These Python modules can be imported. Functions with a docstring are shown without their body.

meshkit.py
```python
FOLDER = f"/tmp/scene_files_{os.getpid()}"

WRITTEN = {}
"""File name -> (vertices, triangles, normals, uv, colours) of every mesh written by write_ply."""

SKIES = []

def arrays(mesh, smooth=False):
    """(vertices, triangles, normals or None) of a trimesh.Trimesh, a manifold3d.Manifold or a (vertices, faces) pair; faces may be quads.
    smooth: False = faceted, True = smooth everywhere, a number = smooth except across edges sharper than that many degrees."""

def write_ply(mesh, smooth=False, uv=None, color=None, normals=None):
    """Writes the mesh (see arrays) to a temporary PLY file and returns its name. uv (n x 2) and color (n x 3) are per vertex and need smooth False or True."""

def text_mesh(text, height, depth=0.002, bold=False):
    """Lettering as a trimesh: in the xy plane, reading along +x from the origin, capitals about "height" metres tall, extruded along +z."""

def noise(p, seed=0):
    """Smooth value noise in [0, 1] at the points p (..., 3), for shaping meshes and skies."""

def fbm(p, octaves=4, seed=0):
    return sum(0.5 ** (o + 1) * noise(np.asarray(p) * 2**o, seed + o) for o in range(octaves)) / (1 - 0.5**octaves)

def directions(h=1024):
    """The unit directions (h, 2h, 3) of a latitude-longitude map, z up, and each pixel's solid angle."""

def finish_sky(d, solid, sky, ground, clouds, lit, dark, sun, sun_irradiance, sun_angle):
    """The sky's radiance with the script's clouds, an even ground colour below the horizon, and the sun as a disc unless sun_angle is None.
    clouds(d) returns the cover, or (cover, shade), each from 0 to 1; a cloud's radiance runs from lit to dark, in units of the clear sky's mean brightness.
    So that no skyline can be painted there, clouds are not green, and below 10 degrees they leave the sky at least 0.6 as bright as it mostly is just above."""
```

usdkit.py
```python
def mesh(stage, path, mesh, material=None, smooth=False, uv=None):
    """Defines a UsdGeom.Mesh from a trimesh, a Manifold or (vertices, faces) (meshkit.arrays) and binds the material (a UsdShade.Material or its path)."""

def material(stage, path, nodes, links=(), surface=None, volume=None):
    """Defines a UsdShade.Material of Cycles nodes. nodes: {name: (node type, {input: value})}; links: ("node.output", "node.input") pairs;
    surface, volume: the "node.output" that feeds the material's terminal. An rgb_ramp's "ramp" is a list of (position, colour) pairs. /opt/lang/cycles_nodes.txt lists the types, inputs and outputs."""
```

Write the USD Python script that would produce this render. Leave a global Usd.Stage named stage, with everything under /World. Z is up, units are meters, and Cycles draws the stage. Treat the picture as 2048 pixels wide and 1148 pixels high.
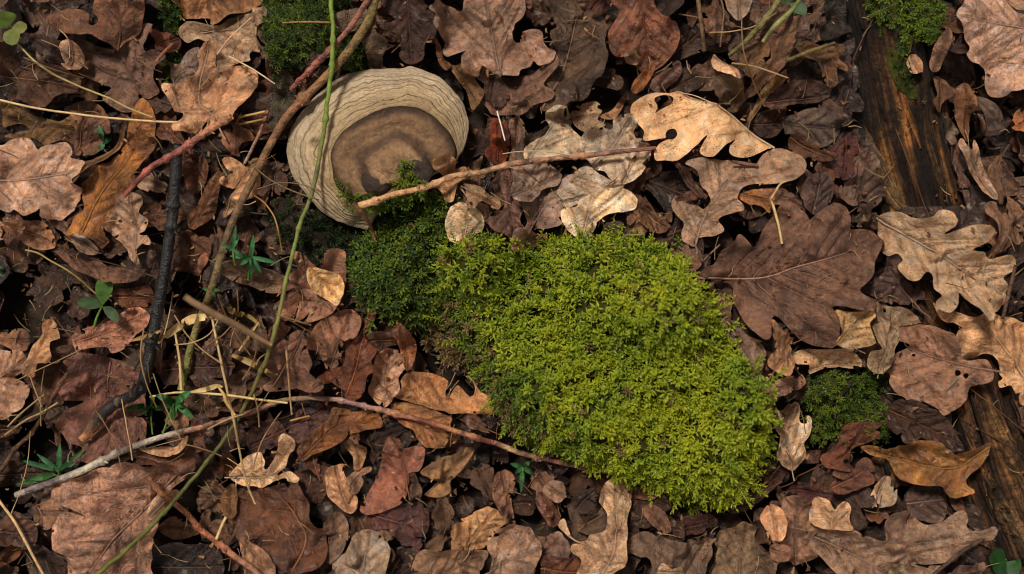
import math, random
import numpy as np, trimesh, shapely, usdkit, meshkit
from shapely.geometry import Polygon, LineString, Point
from scipy.spatial import Delaunay, cKDTree
from scipy.ndimage import map_coordinates, gaussian_filter, maximum_filter, distance_transform_edt
from pxr import Usd, UsdGeom, UsdLux, UsdShade, Sdf, Gf, Vt

random.seed(11)
R = np.random.default_rng(11)
stage = Usd.Stage.CreateInMemory()
UsdGeom.SetStageUpAxis(stage, 'Z'); UsdGeom.SetStageMetersPerUnit(stage, 1.0)
stage.SetDefaultPrim(UsdGeom.Xform.Define(stage, '/World').GetPrim())
UsdGeom.Scope.Define(stage, '/World/Looks')

# ------------------------------------------------------------------ camera, sky, sun, exposure
CAM_Z, FOCUS = 1.15, 1.095
EXPOSURE = 1.3
SUN_EL, SUN_AZ = math.radians(60), math.radians(-30)     # bright soft cloud high up, towards the upper left of the picture
cam = UsdGeom.Camera.Define(stage, '/World/camera')
cam.AddTranslateOp().Set(Gf.Vec3d(0, 0, CAM_Z))
cam.CreateFocalLengthAttr(50.0); cam.CreateHorizontalApertureAttr(36.0); cam.CreateVerticalApertureAttr(36.0 * 574 / 1024)
cam.CreateFStopAttr(2.2); cam.CreateFocusDistanceAttr(FOCUS)
cam.CreateClippingRangeAttr(Gf.Vec2f(0.02, 500)); cam.CreateExposureAttr(EXPOSURE)

sun_dir = np.array([math.cos(SUN_EL) * math.sin(SUN_AZ), math.cos(SUN_EL) * math.cos(SUN_AZ), math.sin(SUN_EL)])
dome = UsdLux.DomeLight.Define(stage, '/World/sky')
dome.GetPrim().SetCustomDataByKey('kind', 'structure')
usdkit.material(stage, '/World/Looks/overcast_sky', {
    'sky': ('sky_texture', {'sky_type': 'single_scattering', 'sun_disc': False, 'sun_elevation': SUN_EL, 'sun_rotation': SUN_AZ}),
    'bw': ('rgb_to_bw', {}),
    'cloud': ('mix', {'mix_type': 'multiply', 'fac': 1.0, 'color2': (1.16, 1.02, 0.87)}),
    'tc': ('texture_coordinate', {}),
    'n': ('noise_texture', {'scale': 2.2, 'detail': 5.0}),
    'mr': ('map_range', {'from_min': 0.3, 'from_max': 0.7, 'to_min': 0.7, 'to_max': 0.97, 'clamp': True}),
    'mx': ('mix', {'mix_type': 'mix'}),
    'bg': ('background_shader', {'strength': 0.05})},
    [('sky.color', 'bw.color'), ('bw.val', 'cloud.color1'), ('tc.generated', 'n.vector'), ('n.fac', 'mr.value'), ('mr.result', 'mx.fac'),
     ('sky.color', 'mx.color1'), ('cloud.color', 'mx.color2'), ('mx.color', 'bg.color')], surface='bg.background')
UsdShade.MaterialBindingAPI.Apply(dome.GetPrim()).Bind(UsdShade.Material.Get(stage, '/World/Looks/overcast_sky'))
sun = UsdLux.DistantLight.Define(stage, '/World/sun')
sun.CreateIntensityAttr(0.4); sun.CreateAngleAttr(10.0); sun.CreateNormalizeAttr(True); sun.CreateColorAttr(Gf.Vec3f(1.0, 0.945, 0.87))
rot = Gf.Rotation(Gf.Vec3d(0, 0, 1), Gf.Vec3d(*sun_dir))
sun.AddOrientOp().Set(Gf.Quatf(rot.GetQuat()))

# ------------------------------------------------------------------ coordinates
QUAD = dict(TL=(0, 0, 2.0), TR=(1024, 0, 2.0), BL=(0, 574, 2.0), BR=(1024, 574, 2.0), F=(0, 0, 1.0), RM=(1348, 380, 2.87))
def P(q, s):
    ox, oy, k = QUAD[q]
    a = np.array([[float(c) for c in t.split(',')[:2]] for t in s.split()])
    return a / k + (ox, oy)
PX = 36.0 / 50.0 / 2048                      # metres per photo pixel and metre of distance
def W(px, z):                                # a point of the photograph's view that lies at height z
    px = np.asarray(px, float)
    return np.stack([(px[..., 0] - 1024), (574 - px[..., 1])], -1) * PX * (CAM_Z - np.asarray(z))[..., None]
PXM = PX * (CAM_Z - 0.04)                    # metres of one pixel on the litter

def lin(h):
    c = np.array([int(h[i:i + 2], 16) for i in (0, 2, 4)]) / 255.0
    return np.where(c <= 0.04045, c / 12.92, ((c + 0.055) / 1.055) ** 2.4)

# ------------------------------------------------------------------ the pile: height of what lies so far, and who is on top
RES = 0.0015
GX0, GX1, GY0, GY1 = -0.54, 0.54, -0.36, 0.36
NX, NY = int((GX1 - GX0) / RES), int((GY1 - GY0) / RES)
gx = GX0 + (np.arange(NX) + 0.5) * RES; gy = GY0 + (np.arange(NY) + 0.5) * RES
GXX, GYY = np.meshgrid(gx, gy)
def nz(x, y, s, seed=0, oct=3):
    return meshkit.fbm(np.stack([np.asarray(x) * s + 37.1, np.asarray(y) * s + 11.7, np.zeros_like(x) + 3.3 + seed], -1), oct, seed) - 0.5
H = 0.012 + 0.02 * nz(GXX, GYY, 9, 1) + 0.008 * nz(GXX, GYY, 40, 2)
GROUND = H.copy() - 0.012
TOP = np.zeros((NY, NX), int)
def sample(A, x, y):
    return map_coordinates(A, [(np.asarray(y) - GY0) / RES - 0.5, (np.asarray(x) - GX0) / RES - 0.5], order=1, mode='nearest')
def window(x, y, pad=0.02):
    i0, i1 = np.clip([(x.min() - pad - GX0) / RES, (x.max() + pad - GX0) / RES + 1], 0, NX).astype(int)
    j0, j1 = np.clip([(y.min() - pad - GY0) / RES, (y.max() + pad - GY0) / RES + 1], 0, NY).astype(int)
    return slice(j0, j1), slice(i0, i1)
def stamp(v, f, ident, thick=0.0):           # raises the pile to a mesh's upper side
    v = np.asarray(v); js, is_ = window(v[:, 0], v[:, 1], 0.002)
    if js.stop - js.start < 2 or is_.stop - is_.start < 2: return
    t = v[f]; 
    # rasterise each triangle by sampling it finely
    n = int(np.clip(np.ceil(np.sqrt(np.abs(np.cross(t[:, 1, :2] - t[:, 0, :2], t[:, 2, :2] - t[:, 0, :2])).mean()) / RES * 1.6), 1, 12))
    pts = []
    for a in range(n + 1):
        for b in range(n + 1 - a):
            w = np.array([a, b, n - a - b]) / n
            pts.append(t[:, 0] * w[0] + t[:, 1] * w[1] + t[:, 2] * w[2])
    p = np.vstack(pts)
    i = ((p[:, 0] - GX0) / RES).astype(int); j = ((p[:, 1] - GY0) / RES).astype(int)
    k = (i >= 0) & (i < NX) & (j >= 0) & (j < NY)
    i, j, z = i[k], j[k], p[k, 2] + thick
    o = np.argsort(z); i, j, z = i[o], j[o], z[o]
    up = z > H[j, i]
    TOP[j[up], i[up]] = ident
    np.maximum.at(H, (j, i), z)

# ------------------------------------------------------------------ names, properties, meshes
used = {}
def numbered(path):
    n = used.get(path, 0); used[path] = n + 1
    return path if n == 0 else f'{path}_{n:03d}'
def props(prim, label=None, category=None, group=None, kind=None):
    for k, x in (('label', label), ('category', category), ('group', group), ('kind', kind)):
        if x: prim.SetCustomDataByKey(k, x)
def thing(name, label, category, loc=(0, 0, 0), group=None, kind=None):
    x = UsdGeom.Xform.Define(stage, numbered('/World/' + name)); x.AddTranslateOp().Set(Gf.Vec3d(*map(float, loc)))
    props(x.GetPrim(), label, category, group, kind)
    x.at = np.array(loc, float)
    return x
def put(parent, name, v, f, mat, smooth=True, tint=None, kind=None, label=None, uv=None, **data):
    """a mesh under a thing (vertices given in the world), with its colours as primvars"""
    path = numbered(f'{parent.GetPath()}/{name}') if parent is not None else numbered('/World/' + name)
    v = np.asarray(v, float); f = np.asarray(f)
    live, back = np.unique(f, return_inverse=True)          # drop points that no face uses
    if len(live) < len(v):
        n0 = len(v); pick = lambda a: a if a is None or np.ndim(a) == 0 or len(a) != n0 else np.asarray(a)[live]
        v, f, tint, uv = v[live], back.reshape(f.shape), pick(tint), pick(uv); data = {k: pick(a) for k, a in data.items()}
    off = getattr(parent, 'at', np.zeros(3)) if parent is not None else np.zeros(3)
    m = usdkit.mesh(stage, path, (np.asarray(v) - off, np.asarray(f)), '/World/Looks/' + mat, smooth=smooth, uv=uv)
    m.at = off
    api = UsdGeom.PrimvarsAPI(m)
    n = len(v)
    if tint is not None:
        t = np.asarray(tint, np.float32)
        t = np.broadcast_to(t, (n, 3)) if t.ndim == 1 else t
        api.CreatePrimvar('tint', Sdf.ValueTypeNames.Color3fArray, 'vertex').Set(Vt.Vec3fArray.FromNumpy(np.ascontiguousarray(t)))
    for k, a in data.items():
        a = np.asarray(a, np.float32)
        if a.ndim == 1 and len(a) == 3 and n != 3: a = np.broadcast_to(a, (n, 3))
        if a.ndim == 2: api.CreatePrimvar(k, Sdf.ValueTypeNames.Color3fArray, 'vertex').Set(Vt.Vec3fArray.FromNumpy(np.ascontiguousarray(a)))
        else: api.CreatePrimvar(k, Sdf.ValueTypeNames.FloatArray, 'vertex').Set(Vt.FloatArray.FromNumpy(np.ascontiguousarray(a)))
    props(m.GetPrim(), label=label, kind=kind)
    return m

# ------------------------------------------------------------------ materials
def M(name, nodes, links, surface='p.BSDF'): usdkit.material(stage, '/World/Looks/' + name, nodes, links, surface=surface)

def leaf_material(name):
    M(name, {
        'g': ('geometry', {}), 'tint': ('attribute', {'attribute': 'tint'}), 'style': ('attribute', {'attribute': 'style'}), 'sx': ('separate_xyz', {}),
        'vein': ('attribute', {'attribute': 'vein'}),
        'n1': ('noise_texture', {'scale': 48.0, 'detail': 6.0, 'roughness': 0.62, 'distortion': 0.4}),
        'n2': ('noise_texture', {'scale': 300.0, 'detail': 5.0, 'roughness': 0.7}),
        'n3': ('noise_texture', {'scale': 110.0, 'detail': 6.0, 'roughness': 0.65}),
        'n4': ('noise_texture', {'scale': 900.0, 'detail': 3.0, 'roughness': 0.6}),
        'vor': ('voronoi_texture', {'scale': 420.0, 'randomness': 1.0}),
        'r1': ('map_range', {'from_min': 0.33, 'from_max': 0.67, 'to_min': 0.36, 'to_max': 1.5}),
        'r2': ('map_range', {'from_min': 0.3, 'from_max': 0.7, 'to_min': 0.38, 'to_max': 1.62}),
        'm12': ('math', {'math_type': 'multiply'}),
        'one': ('mix_float', {'a': 1.0}),
        'c1': ('vector_math', {'math_type': 'scale'}),
        # rusty and greyish areas
        'hs': ('map_range', {'from_min': 0.35, 'from_max': 0.65, 'to_min': 0.0, 'to_max': 1.0, 'clamp': True}),
        'rust': ('mix', {'mix_type': 'multiply', 'color2': (1.06, 0.74, 0.44)}),
        'n5': ('noise_texture', {'scale': 27.0, 'detail': 7.0, 'roughness': 0.6, 'distortion': 0.8}),
        'st': ('map_range', {'from_min': 0.50, 'from_max': 0.64, 'to_min': 0.0, 'to_max': 1.0, 'clamp': True}), 'stm': ('math', {'math_type': 'multiply'}),
        'stain': ('mix', {'mix_type': 'multiply', 'color2': (0.46, 0.36, 0.31)}),
        # pale bloom
        'bl': ('map_range', {'from_min': 0.56, 'from_max': 0.70, 'to_min': 0.0, 'to_max': 0.8, 'clamp': True}),
        'blm': ('math', {'math_type': 'multiply'}),
        'pale': ('mix', {'mix_type': 'mix', 'color2': (0.50, 0.43, 0.34)}),
        # dark dots
        'd1': ('map_range', {'from_min': 0.10, 'from_max': 0.26, 'to_min': 1.0, 'to_max': 0.0, 'clamp': True}),
        'vsel': ('separate_xyz', {}),
        'dsel': ('math', {'math_type': 'less_than'}),
        'd2': ('math', {'math_type': 'multiply'}),
        'dots': ('mix', {'mix_type': 'multiply', 'color2': (0.28, 0.22, 0.18)}),
        # veins
        'vf': ('math', {'math_type': 'multiply', 'value2': 0.72}),
        'veins': ('mix', {'mix_type': 'multiply', 'color2': (0.45, 0.36, 0.30)}),
        # gloss where wet
        'wn': ('map_range', {'from_min': 0.35, 'from_max': 0.62, 'to_min': 0.35, 'to_max': 1.0, 'clamp': True}),
        'wm': ('math', {'math_type': 'multiply'}),
        'ro': ('map_range', {'from_min': 0.0, 'from_max': 1.0, 'to_min': 0.62, 'to_max': 0.14}),
        'sp': ('map_range', {'from_min': 0.0, 'from_max': 1.0, 'to_min': 0.3, 'to_max': 1.1}),
        'hs3': ('math', {'math_type': 'multiply_add', 'value2': 1.6}),
        'hsum': ('math', {'math_type': 'multiply_add', 'value2': 0.45}),
        'hv': ('math', {'math_type': 'multiply_add', 'value2': -0.55}),
        'b': ('bump', {'strength': 1.0, 'distance': 0.0028}),
        'p': ('principled_bsdf', {}),
        'tr': ('translucent_bsdf', {}), 'mixs': ('mix_closure', {'fac': 0.08}),
    }, [('g.position', 'n1.vector'), ('g.position', 'n2.vector'), ('g.position', 'n3.vector'), ('g.position', 'n4.vector'), ('g.position', 'vor.vector'),
        ('style.vector', 'sx.vector'), ('n1.fac', 'r1.value'), ('n2.fac', 'r2.value'), ('r1.result', 'm12.value1'), ('r2.result', 'm12.value2'),
        ('m12.value', 'one.b'), ('sx.z', 'one.fac'), ('tint.vector', 'c1.vector1'), ('one.result', 'c1.scale'),
        ('n3.fac', 'hs.value'), ('hs.result', 'rust.fac'), ('c1.vector', 'rust.color1'),
        ('n3.fac', 'bl.value'), ('bl.result', 'blm.value1'), ('sx.y', 'blm.value2'), ('blm.value', 'pale.fac'), ('g.position', 'n5.vector'), ('n5.fac', 'st.value'), ('st.result', 'stm.value1'), ('sx.z', 'stm.value2'), ('stm.value', 'stain.fac'), ('rust.color', 'stain.color1'), ('stain.color', 'pale.color1'),
        ('vor.distance', 'd1.value'), ('vor.color', 'vsel.vector'), ('vsel.x', 'dsel.value1'), ('sx.y', 'dsel.value2'), ('d1.result', 'd2.value1'), ('dsel.value', 'd2.value2'),
        ('d2.value', 'dots.fac'), ('pale.color', 'dots.color1'),
        ('vein.fac', 'vf.value1'), ('vf.value', 'veins.fac'), ('dots.color', 'veins.color1'),
        ('n3.fac', 'wn.value'), ('wn.result', 'wm.value1'), ('sx.x', 'wm.value2'), ('wm.value', 'ro.value'), ('wm.value', 'sp.value'),
        ('n4.fac', 'hsum.value1'), ('n3.fac', 'hs3.value1'), ('n2.fac', 'hs3.value3'), ('hs3.value', 'hsum.value3'), ('vein.fac', 'hv.value1'), ('hsum.value', 'hv.value3'), ('hv.value', 'b.height'),
        ('veins.color', 'p.base_color'), ('ro.result', 'p.roughness'), ('sp.result', 'p.specular_ior_level'), ('b.normal', 'p.normal'),
        ('veins.color', 'tr.color'), ('p.BSDF', 'mixs.closure1'), ('tr.BSDF', 'mixs.closure2')], surface='mixs.closure')
leaf_material('dead_leaf')

def tinted(name, scale=200.0, lo=0.55, hi=1.4, rough=0.6, spec=0.3, bump=0.4, dist=0.001, stretch=(1, 1, 1), trans=0.0):
    nodes = {'g': ('geometry', {}), 'mp': ('mapping', {'scale': stretch}), 'tint': ('attribute', {'attribute': 'tint'}),
             'n1': ('noise_texture', {'scale': scale, 'detail': 5.0, 'roughness': 0.65}), 'n2': ('noise_texture', {'scale': scale * 4, 'detail': 3.0}),
             'r1': ('map_range', {'from_min': 0.3, 'from_max': 0.7, 'to_min': lo, 'to_max': hi}),
             'c': ('vector_math', {'math_type': 'scale'}),
             'b': ('bump', {'strength': bump, 'distance': dist}), 'p': ('principled_bsdf', {'roughness': rough, 'specular_ior_level': spec}),
             'tr': ('translucent_bsdf', {}), 'mx': ('mix_closure', {'fac': trans})}
    M(name, nodes, [('g.position', 'mp.vector'), ('mp.vector', 'n1.vector'), ('mp.vector', 'n2.vector'), ('n1.fac', 'r1.value'), ('tint.vector', 'c.vector1'), ('r1.result', 'c.scale'),
                    ('c.vector', 'p.base_color'), ('c.vector', 'tr.color'), ('n2.fac', 'b.height'), ('b.normal', 'p.normal'), ('p.BSDF', 'mx.closure1'), ('tr.BSDF', 'mx.closure2')], surface='mx.closure')
tinted('twig_bark', 130.0, 0.25, 1.75, 0.6, 0.3, 1.0, 0.002)
tinted('leaf_vein', 300.0, 0.7, 1.3, 0.6, 0.25, 0.2)
tinted('dry_straw', 200.0, 0.7, 1.25, 0.5, 0.35, 0.25)
tinted('green_leaf', 120.0, 0.55, 1.35, 0.55, 0.2, 0.25, trans=0.2)
tinted('rough_bark', 180.0, 0.35, 1.6, 0.8, 0.2, 1.0, 0.003)
tinted('burnt_wood', 160.0, 0.25, 2.4, 0.42, 0.35, 0.8, 0.002)
tinted('fungus_knob', 400.0, 0.6, 1.3, 0.75, 0.2, 0.5)

def moss_material(name, green, yellow, tipcol):
    M(name, {'g': ('geometry', {}), 'tip': ('attribute', {'attribute': 'tip'}), 'oi': ('object_info', {}),
             'n': ('noise_texture', {'scale': 26.0, 'detail': 3.0}), 'nf': ('noise_texture', {'scale': 160.0, 'detail': 2.0}),
             'add': ('math', {'math_type': 'multiply_add', 'value2': 0.55}),
             'r': ('map_range', {'from_min': 0.62, 'from_max': 0.98, 'to_min': 0.0, 'to_max': 1.0, 'clamp': True}),
             'a': ('mix', {'color1': green, 'color2': yellow}), 't': ('mix', {'color2': tipcol}),
             'tf': ('math', {'math_type': 'multiply', 'value2': 0.7}),
             'p': ('principled_bsdf', {'roughness': 0.5, 'specular_ior_level': 0.3}), 'tr': ('translucent_bsdf', {}), 'mx': ('mix_closure', {'fac': 0.28})},
      [('g.position', 'n.vector'), ('g.position', 'nf.vector'), ('nf.fac', 'add.value1'), ('n.fac', 'add.value3'), ('add.value', 'r.value'), ('r.result', 'a.fac'),
       ('tip.fac', 'tf.value1'), ('tf.value', 't.fac'), ('a.color', 't.color1'), ('t.color', 'p.base_color'), ('t.color', 'tr.color'),
       ('p.BSDF', 'mx.closure1'), ('tr.BSDF', 'mx.closure2')], surface='mx.closure')
moss_material('moss_bright', (0.090, 0.170, 0.006), (0.33, 0.35, 0.010), (0.47, 0.48, 0.035))
moss_material('moss_green', (0.05, 0.105, 0.008), (0.13, 0.165, 0.012), (0.20, 0.24, 0.03))
moss_material('moss_mid', (0.045, 0.10, 0.006), (0.15, 0.185, 0.009), (0.22, 0.25, 0.03))
moss_material('moss_deep', (0.018, 0.042, 0.008), (0.045, 0.070, 0.010), (0.06, 0.10, 0.02))
moss_material('moss_shade_tint', (0.008, 0.018, 0.004), (0.018, 0.030, 0.006), (0.025, 0.04, 0.01))  # moss colour darkened to stand for shade under the fungus
moss_material('moss_dead', (0.10, 0.075, 0.02), (0.20, 0.11, 0.05), (0.22, 0.16, 0.06))

M('soil', {'g': ('geometry', {}), 'n': ('noise_texture', {'scale': 30.0, 'detail': 8.0, 'roughness': 0.7}), 'n2': ('noise_texture', {'scale': 160.0, 'detail': 6.0}),
           'r': ('rgb_ramp', {'ramp': [(0.3, (0.008, 0.005, 0.003)), (0.55, (0.02, 0.012, 0.007)), (0.75, (0.05, 0.03, 0.016))]}),
           'b': ('bump', {'strength': 0.8, 'distance': 0.006}), 'p': ('principled_bsdf', {'roughness': 0.85, 'specular_ior_level': 0.2})},
  [('g.position', 'n.vector'), ('g.position', 'n2.vector'), ('n.fac', 'r.fac'), ('n2.fac', 'b.height'), ('b.normal', 'p.normal'), ('r.color', 'p.base_color')])
M('moss_bed', {'g': ('geometry', {}), 'n': ('noise_texture', {'scale': 120.0, 'detail': 6.0}),
           'r': ('rgb_ramp', {'ramp': [(0.3, (0.012, 0.016, 0.003)), (0.7, (0.05, 0.05, 0.008))]}),
           'b': ('bump', {'strength': 1.0, 'distance': 0.004}), 'p': ('principled_bsdf', {'roughness': 0.9, 'specular_ior_level': 0.1})},
  [('g.position', 'n.vector'), ('n.fac', 'r.fac'), ('n.fac', 'b.height'), ('b.normal', 'p.normal'), ('r.color', 'p.base_color')])
# rotten wood: grain runs along u
M('rotten_wood', {'uv': ('uvmap', {'attribute': 'st'}), 'mp': ('mapping', {'scale': (16.0, 260.0, 1.0)}), 'mp2': ('mapping', {'scale': (9.0, 60.0, 1.0)}), 'tint': ('attribute', {'attribute': 'tint'}), 'g': ('geometry', {}),
           'n': ('noise_texture', {'scale': 1.0, 'detail': 7.0, 'roughness': 0.7, 'distortion': 0.3}), 'n2': ('noise_texture', {'scale': 1.0, 'detail': 6.0, 'roughness': 0.65}),
           'n3': ('noise_texture', {'scale': 240.0, 'detail': 5.0, 'roughness': 0.7}),
           'r': ('rgb_ramp', {'ramp': [(0.30, (0.15, 0.13, 0.12)), (0.46, (0.7, 0.68, 0.65)), (0.60, (1.5, 1.4, 1.25)), (0.75, (2.6, 2.2, 1.7))]}),
           'r2': ('rgb_ramp', {'ramp': [(0.35, (0.5, 0.5, 0.5)), (0.53, (1, 1, 1)), (0.62, (2.6, 2.1, 1.5)), (0.75, (5.0, 3.6, 2.0))]}),
           'nb': ('noise_texture', {'scale': 42.0, 'detail': 6.0, 'roughness': 0.7}), 'rb': ('map_range', {'from_min': 0.36, 'from_max': 0.62, 'to_min': 0.25, 'to_max': 1.25}), 'sb': ('vector_math', {'math_type': 'scale'}), 'vo': ('voronoi_texture', {'scale': 150.0, 'feature': 'distance_to_edge'}), 'vr': ('map_range', {'from_min': 0.0, 'from_max': 0.06, 'to_min': 0.35, 'to_max': 1.0, 'clamp': True}), 'sv': ('vector_math', {'math_type': 'scale'}),
           'r3': ('map_range', {'from_min': 0.3, 'from_max': 0.7, 'to_min': 0.4, 'to_max': 1.6}), 'sc': ('vector_math', {'math_type': 'scale'}),
           'm': ('mix', {'mix_type': 'multiply', 'fac': 1.0}), 'm2': ('mix', {'mix_type': 'multiply', 'fac': 1.0}), 'hh': ('math', {'math_type': 'multiply_add', 'value2': 0.4}),
           'b': ('bump', {'strength': 1.0, 'distance': 0.005}), 'p': ('principled_bsdf', {'roughness': 0.62, 'specular_ior_level': 0.22})},
  [('uv.UV', 'mp.vector'), ('uv.UV', 'mp2.vector'), ('mp.vector', 'n.vector'), ('mp2.vector', 'n2.vector'), ('n.fac', 'r.fac'), ('n2.fac', 'r2.fac'), ('tint.vector', 'm.color1'), ('r.color', 'm.color2'),
   ('m.color', 'm2.color1'), ('r2.color', 'm2.color2'), ('g.position', 'n3.vector'), ('n3.fac', 'r3.value'), ('m2.color', 'sc.vector1'), ('r3.result', 'sc.scale'), ('sc.vector', 'sb.vector1'), ('g.position', 'nb.vector'), ('nb.fac', 'rb.value'), ('rb.result', 'sb.scale'), ('g.position', 'vo.vector'), ('vo.distance', 'vr.value'), ('sb.vector', 'sv.vector1'), ('vr.result', 'sv.scale'), ('n3.fac', 'hh.value1'), ('n.fac', 'hh.value3'), ('hh.value', 'b.height'), ('b.normal', 'p.normal'), ('sv.vector', 'p.base_color')])
# fungus crusts: bands follow the first uv coordinate
def crust(name, ramp, bands, warp, wiggle, line, rough, bumpd):
    M(name, {'tint': ('attribute', {'attribute': 'tint'}), 'tm': ('mix', {'mix_type': 'multiply', 'fac': 1.0}), 'uv': ('uvmap', {'attribute': 'st'}), 'sx': ('separate_xyz', {}), 'g': ('geometry', {}),
             'n': ('noise_texture', {'scale': 40.0, 'detail': 5.0, 'roughness': 0.6}), 'nf': ('noise_texture', {'scale': 420.0, 'detail': 5.0, 'roughness': 0.7}),
             'ph': ('math', {'math_type': 'multiply_add', 'value2': warp}), 'ph2': ('math', {'math_type': 'multiply_add', 'value2': wiggle}), 'sc': ('math', {'math_type': 'multiply', 'value2': bands}),
             'nb': ('noise_texture', {'dimensions': '1D', 'scale': 1.0, 'detail': 4.0, 'roughness': 0.75}),
             'r': ('rgb_ramp', {'ramp': ramp}), 'ln': ('map_range', {'from_min': 0.0, 'from_max': 0.035, 'to_min': 0.9, 'to_max': 0.0, 'clamp': True}),
             'df': ('math', {'math_type': 'subtract', 'value2': 0.5}), 'ab': ('math', {'math_type': 'absolute'}), 'lm': ('math', {'math_type': 'multiply'}),
             'nl': ('map_range', {'from_min': 0.42, 'from_max': 0.6, 'to_min': 0.0, 'to_max': 1.0, 'clamp': True}),
             'dk': ('mix', {'mix_type': 'mix', 'color2': line}),
             'gr': ('map_range', {'from_min': 0.3, 'from_max': 0.7, 'to_min': 0.72, 'to_max': 1.25}), 'c': ('vector_math', {'math_type': 'scale'}),
             'hb': ('math', {'math_type': 'multiply_add', 'value2': 0.35}), 'b': ('bump', {'strength': 0.9, 'distance': bumpd}),
             'p': ('principled_bsdf', {'roughness': rough, 'specular_ior_level': 0.25})},
      [('uv.UV', 'sx.vector'), ('g.position', 'n.vector'), ('g.position', 'nf.vector'), ('n.fac', 'ph.value1'), ('sx.x', 'ph.value3'), ('nf.fac', 'ph2.value1'), ('ph.value', 'ph2.value3'), ('ph2.value', 'sc.value1'), ('sc.value', 'nb.w'),
       ('nb.fac', 'r.fac'), ('nb.fac', 'df.value1'), ('df.value', 'ab.value1'), ('ab.value', 'ln.value'), ('ln.result', 'lm.value1'), ('n.fac', 'nl.value'), ('nl.result', 'lm.value2'), ('lm.value', 'dk.fac'), ('r.color', 'tm.color1'), ('tint.vector', 'tm.color2'), ('tm.color', 'dk.color1'),
       ('nf.fac', 'gr.value'), ('dk.color', 'c.vector1'), ('gr.result', 'c.scale'), ('c.vector', 'p.base_color'), ('nf.fac', 'hb.value1'), ('nb.fac', 'hb.value3'), ('hb.value', 'b.height'), ('b.normal', 'p.normal')])
crust('fungus_rim_crust', [(0.25, (0.20, 0.135, 0.07)), (0.42, (0.33, 0.24, 0.14)), (0.56, (0.40, 0.30, 0.185)), (0.68, (0.34, 0.25, 0.155)), (0.8, (0.24, 0.17, 0.10))], 7.0, 0.34, 0.012, (0.12, 0.08, 0.045), 0.66, 0.0011)
crust('fungus_crown_crust', [(0.3, (0.13, 0.07, 0.036)), (0.5, (0.20, 0.115, 0.060)), (0.7, (0.27, 0.165, 0.09))], 2.0, 0.7, 0.06, (0.07, 0.04, 0.02), 0.85, 0.0022)

# ------------------------------------------------------------------ ground
gl = np.concatenate([-np.geomspace(30, 0.7, 14), np.linspace(-0.6, 0.6, 61), np.geomspace(0.7, 30, 14)])
gX, gY = np.meshgrid(gl, gl)
gZ = np.where((np.abs(gX) < 0.54) & (np.abs(gY) < 0.36), sample(GROUND, gX, gY), 0.02 * nz(gX, gY, 9, 1) + 0.008 * nz(gX, gY, 40, 2)) - 0.003
n_ = len(gl); ii = np.arange(n_ * n_).reshape(n_, n_)
gf = np.stack([ii[:-1, :-1], ii[:-1, 1:], ii[1:, 1:], ii[1:, :-1]], -1).reshape(-1, 4)
gv = np.stack([gX, gY, gZ], -1).reshape(-1, 3)
gf = np.vstack([gf[:, [0, 1, 2]], gf[:, [0, 2, 3]]])
m = put(None, 'forest_floor', gv, gf, 'soil'); props(m.GetPrim(), kind='structure')

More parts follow.
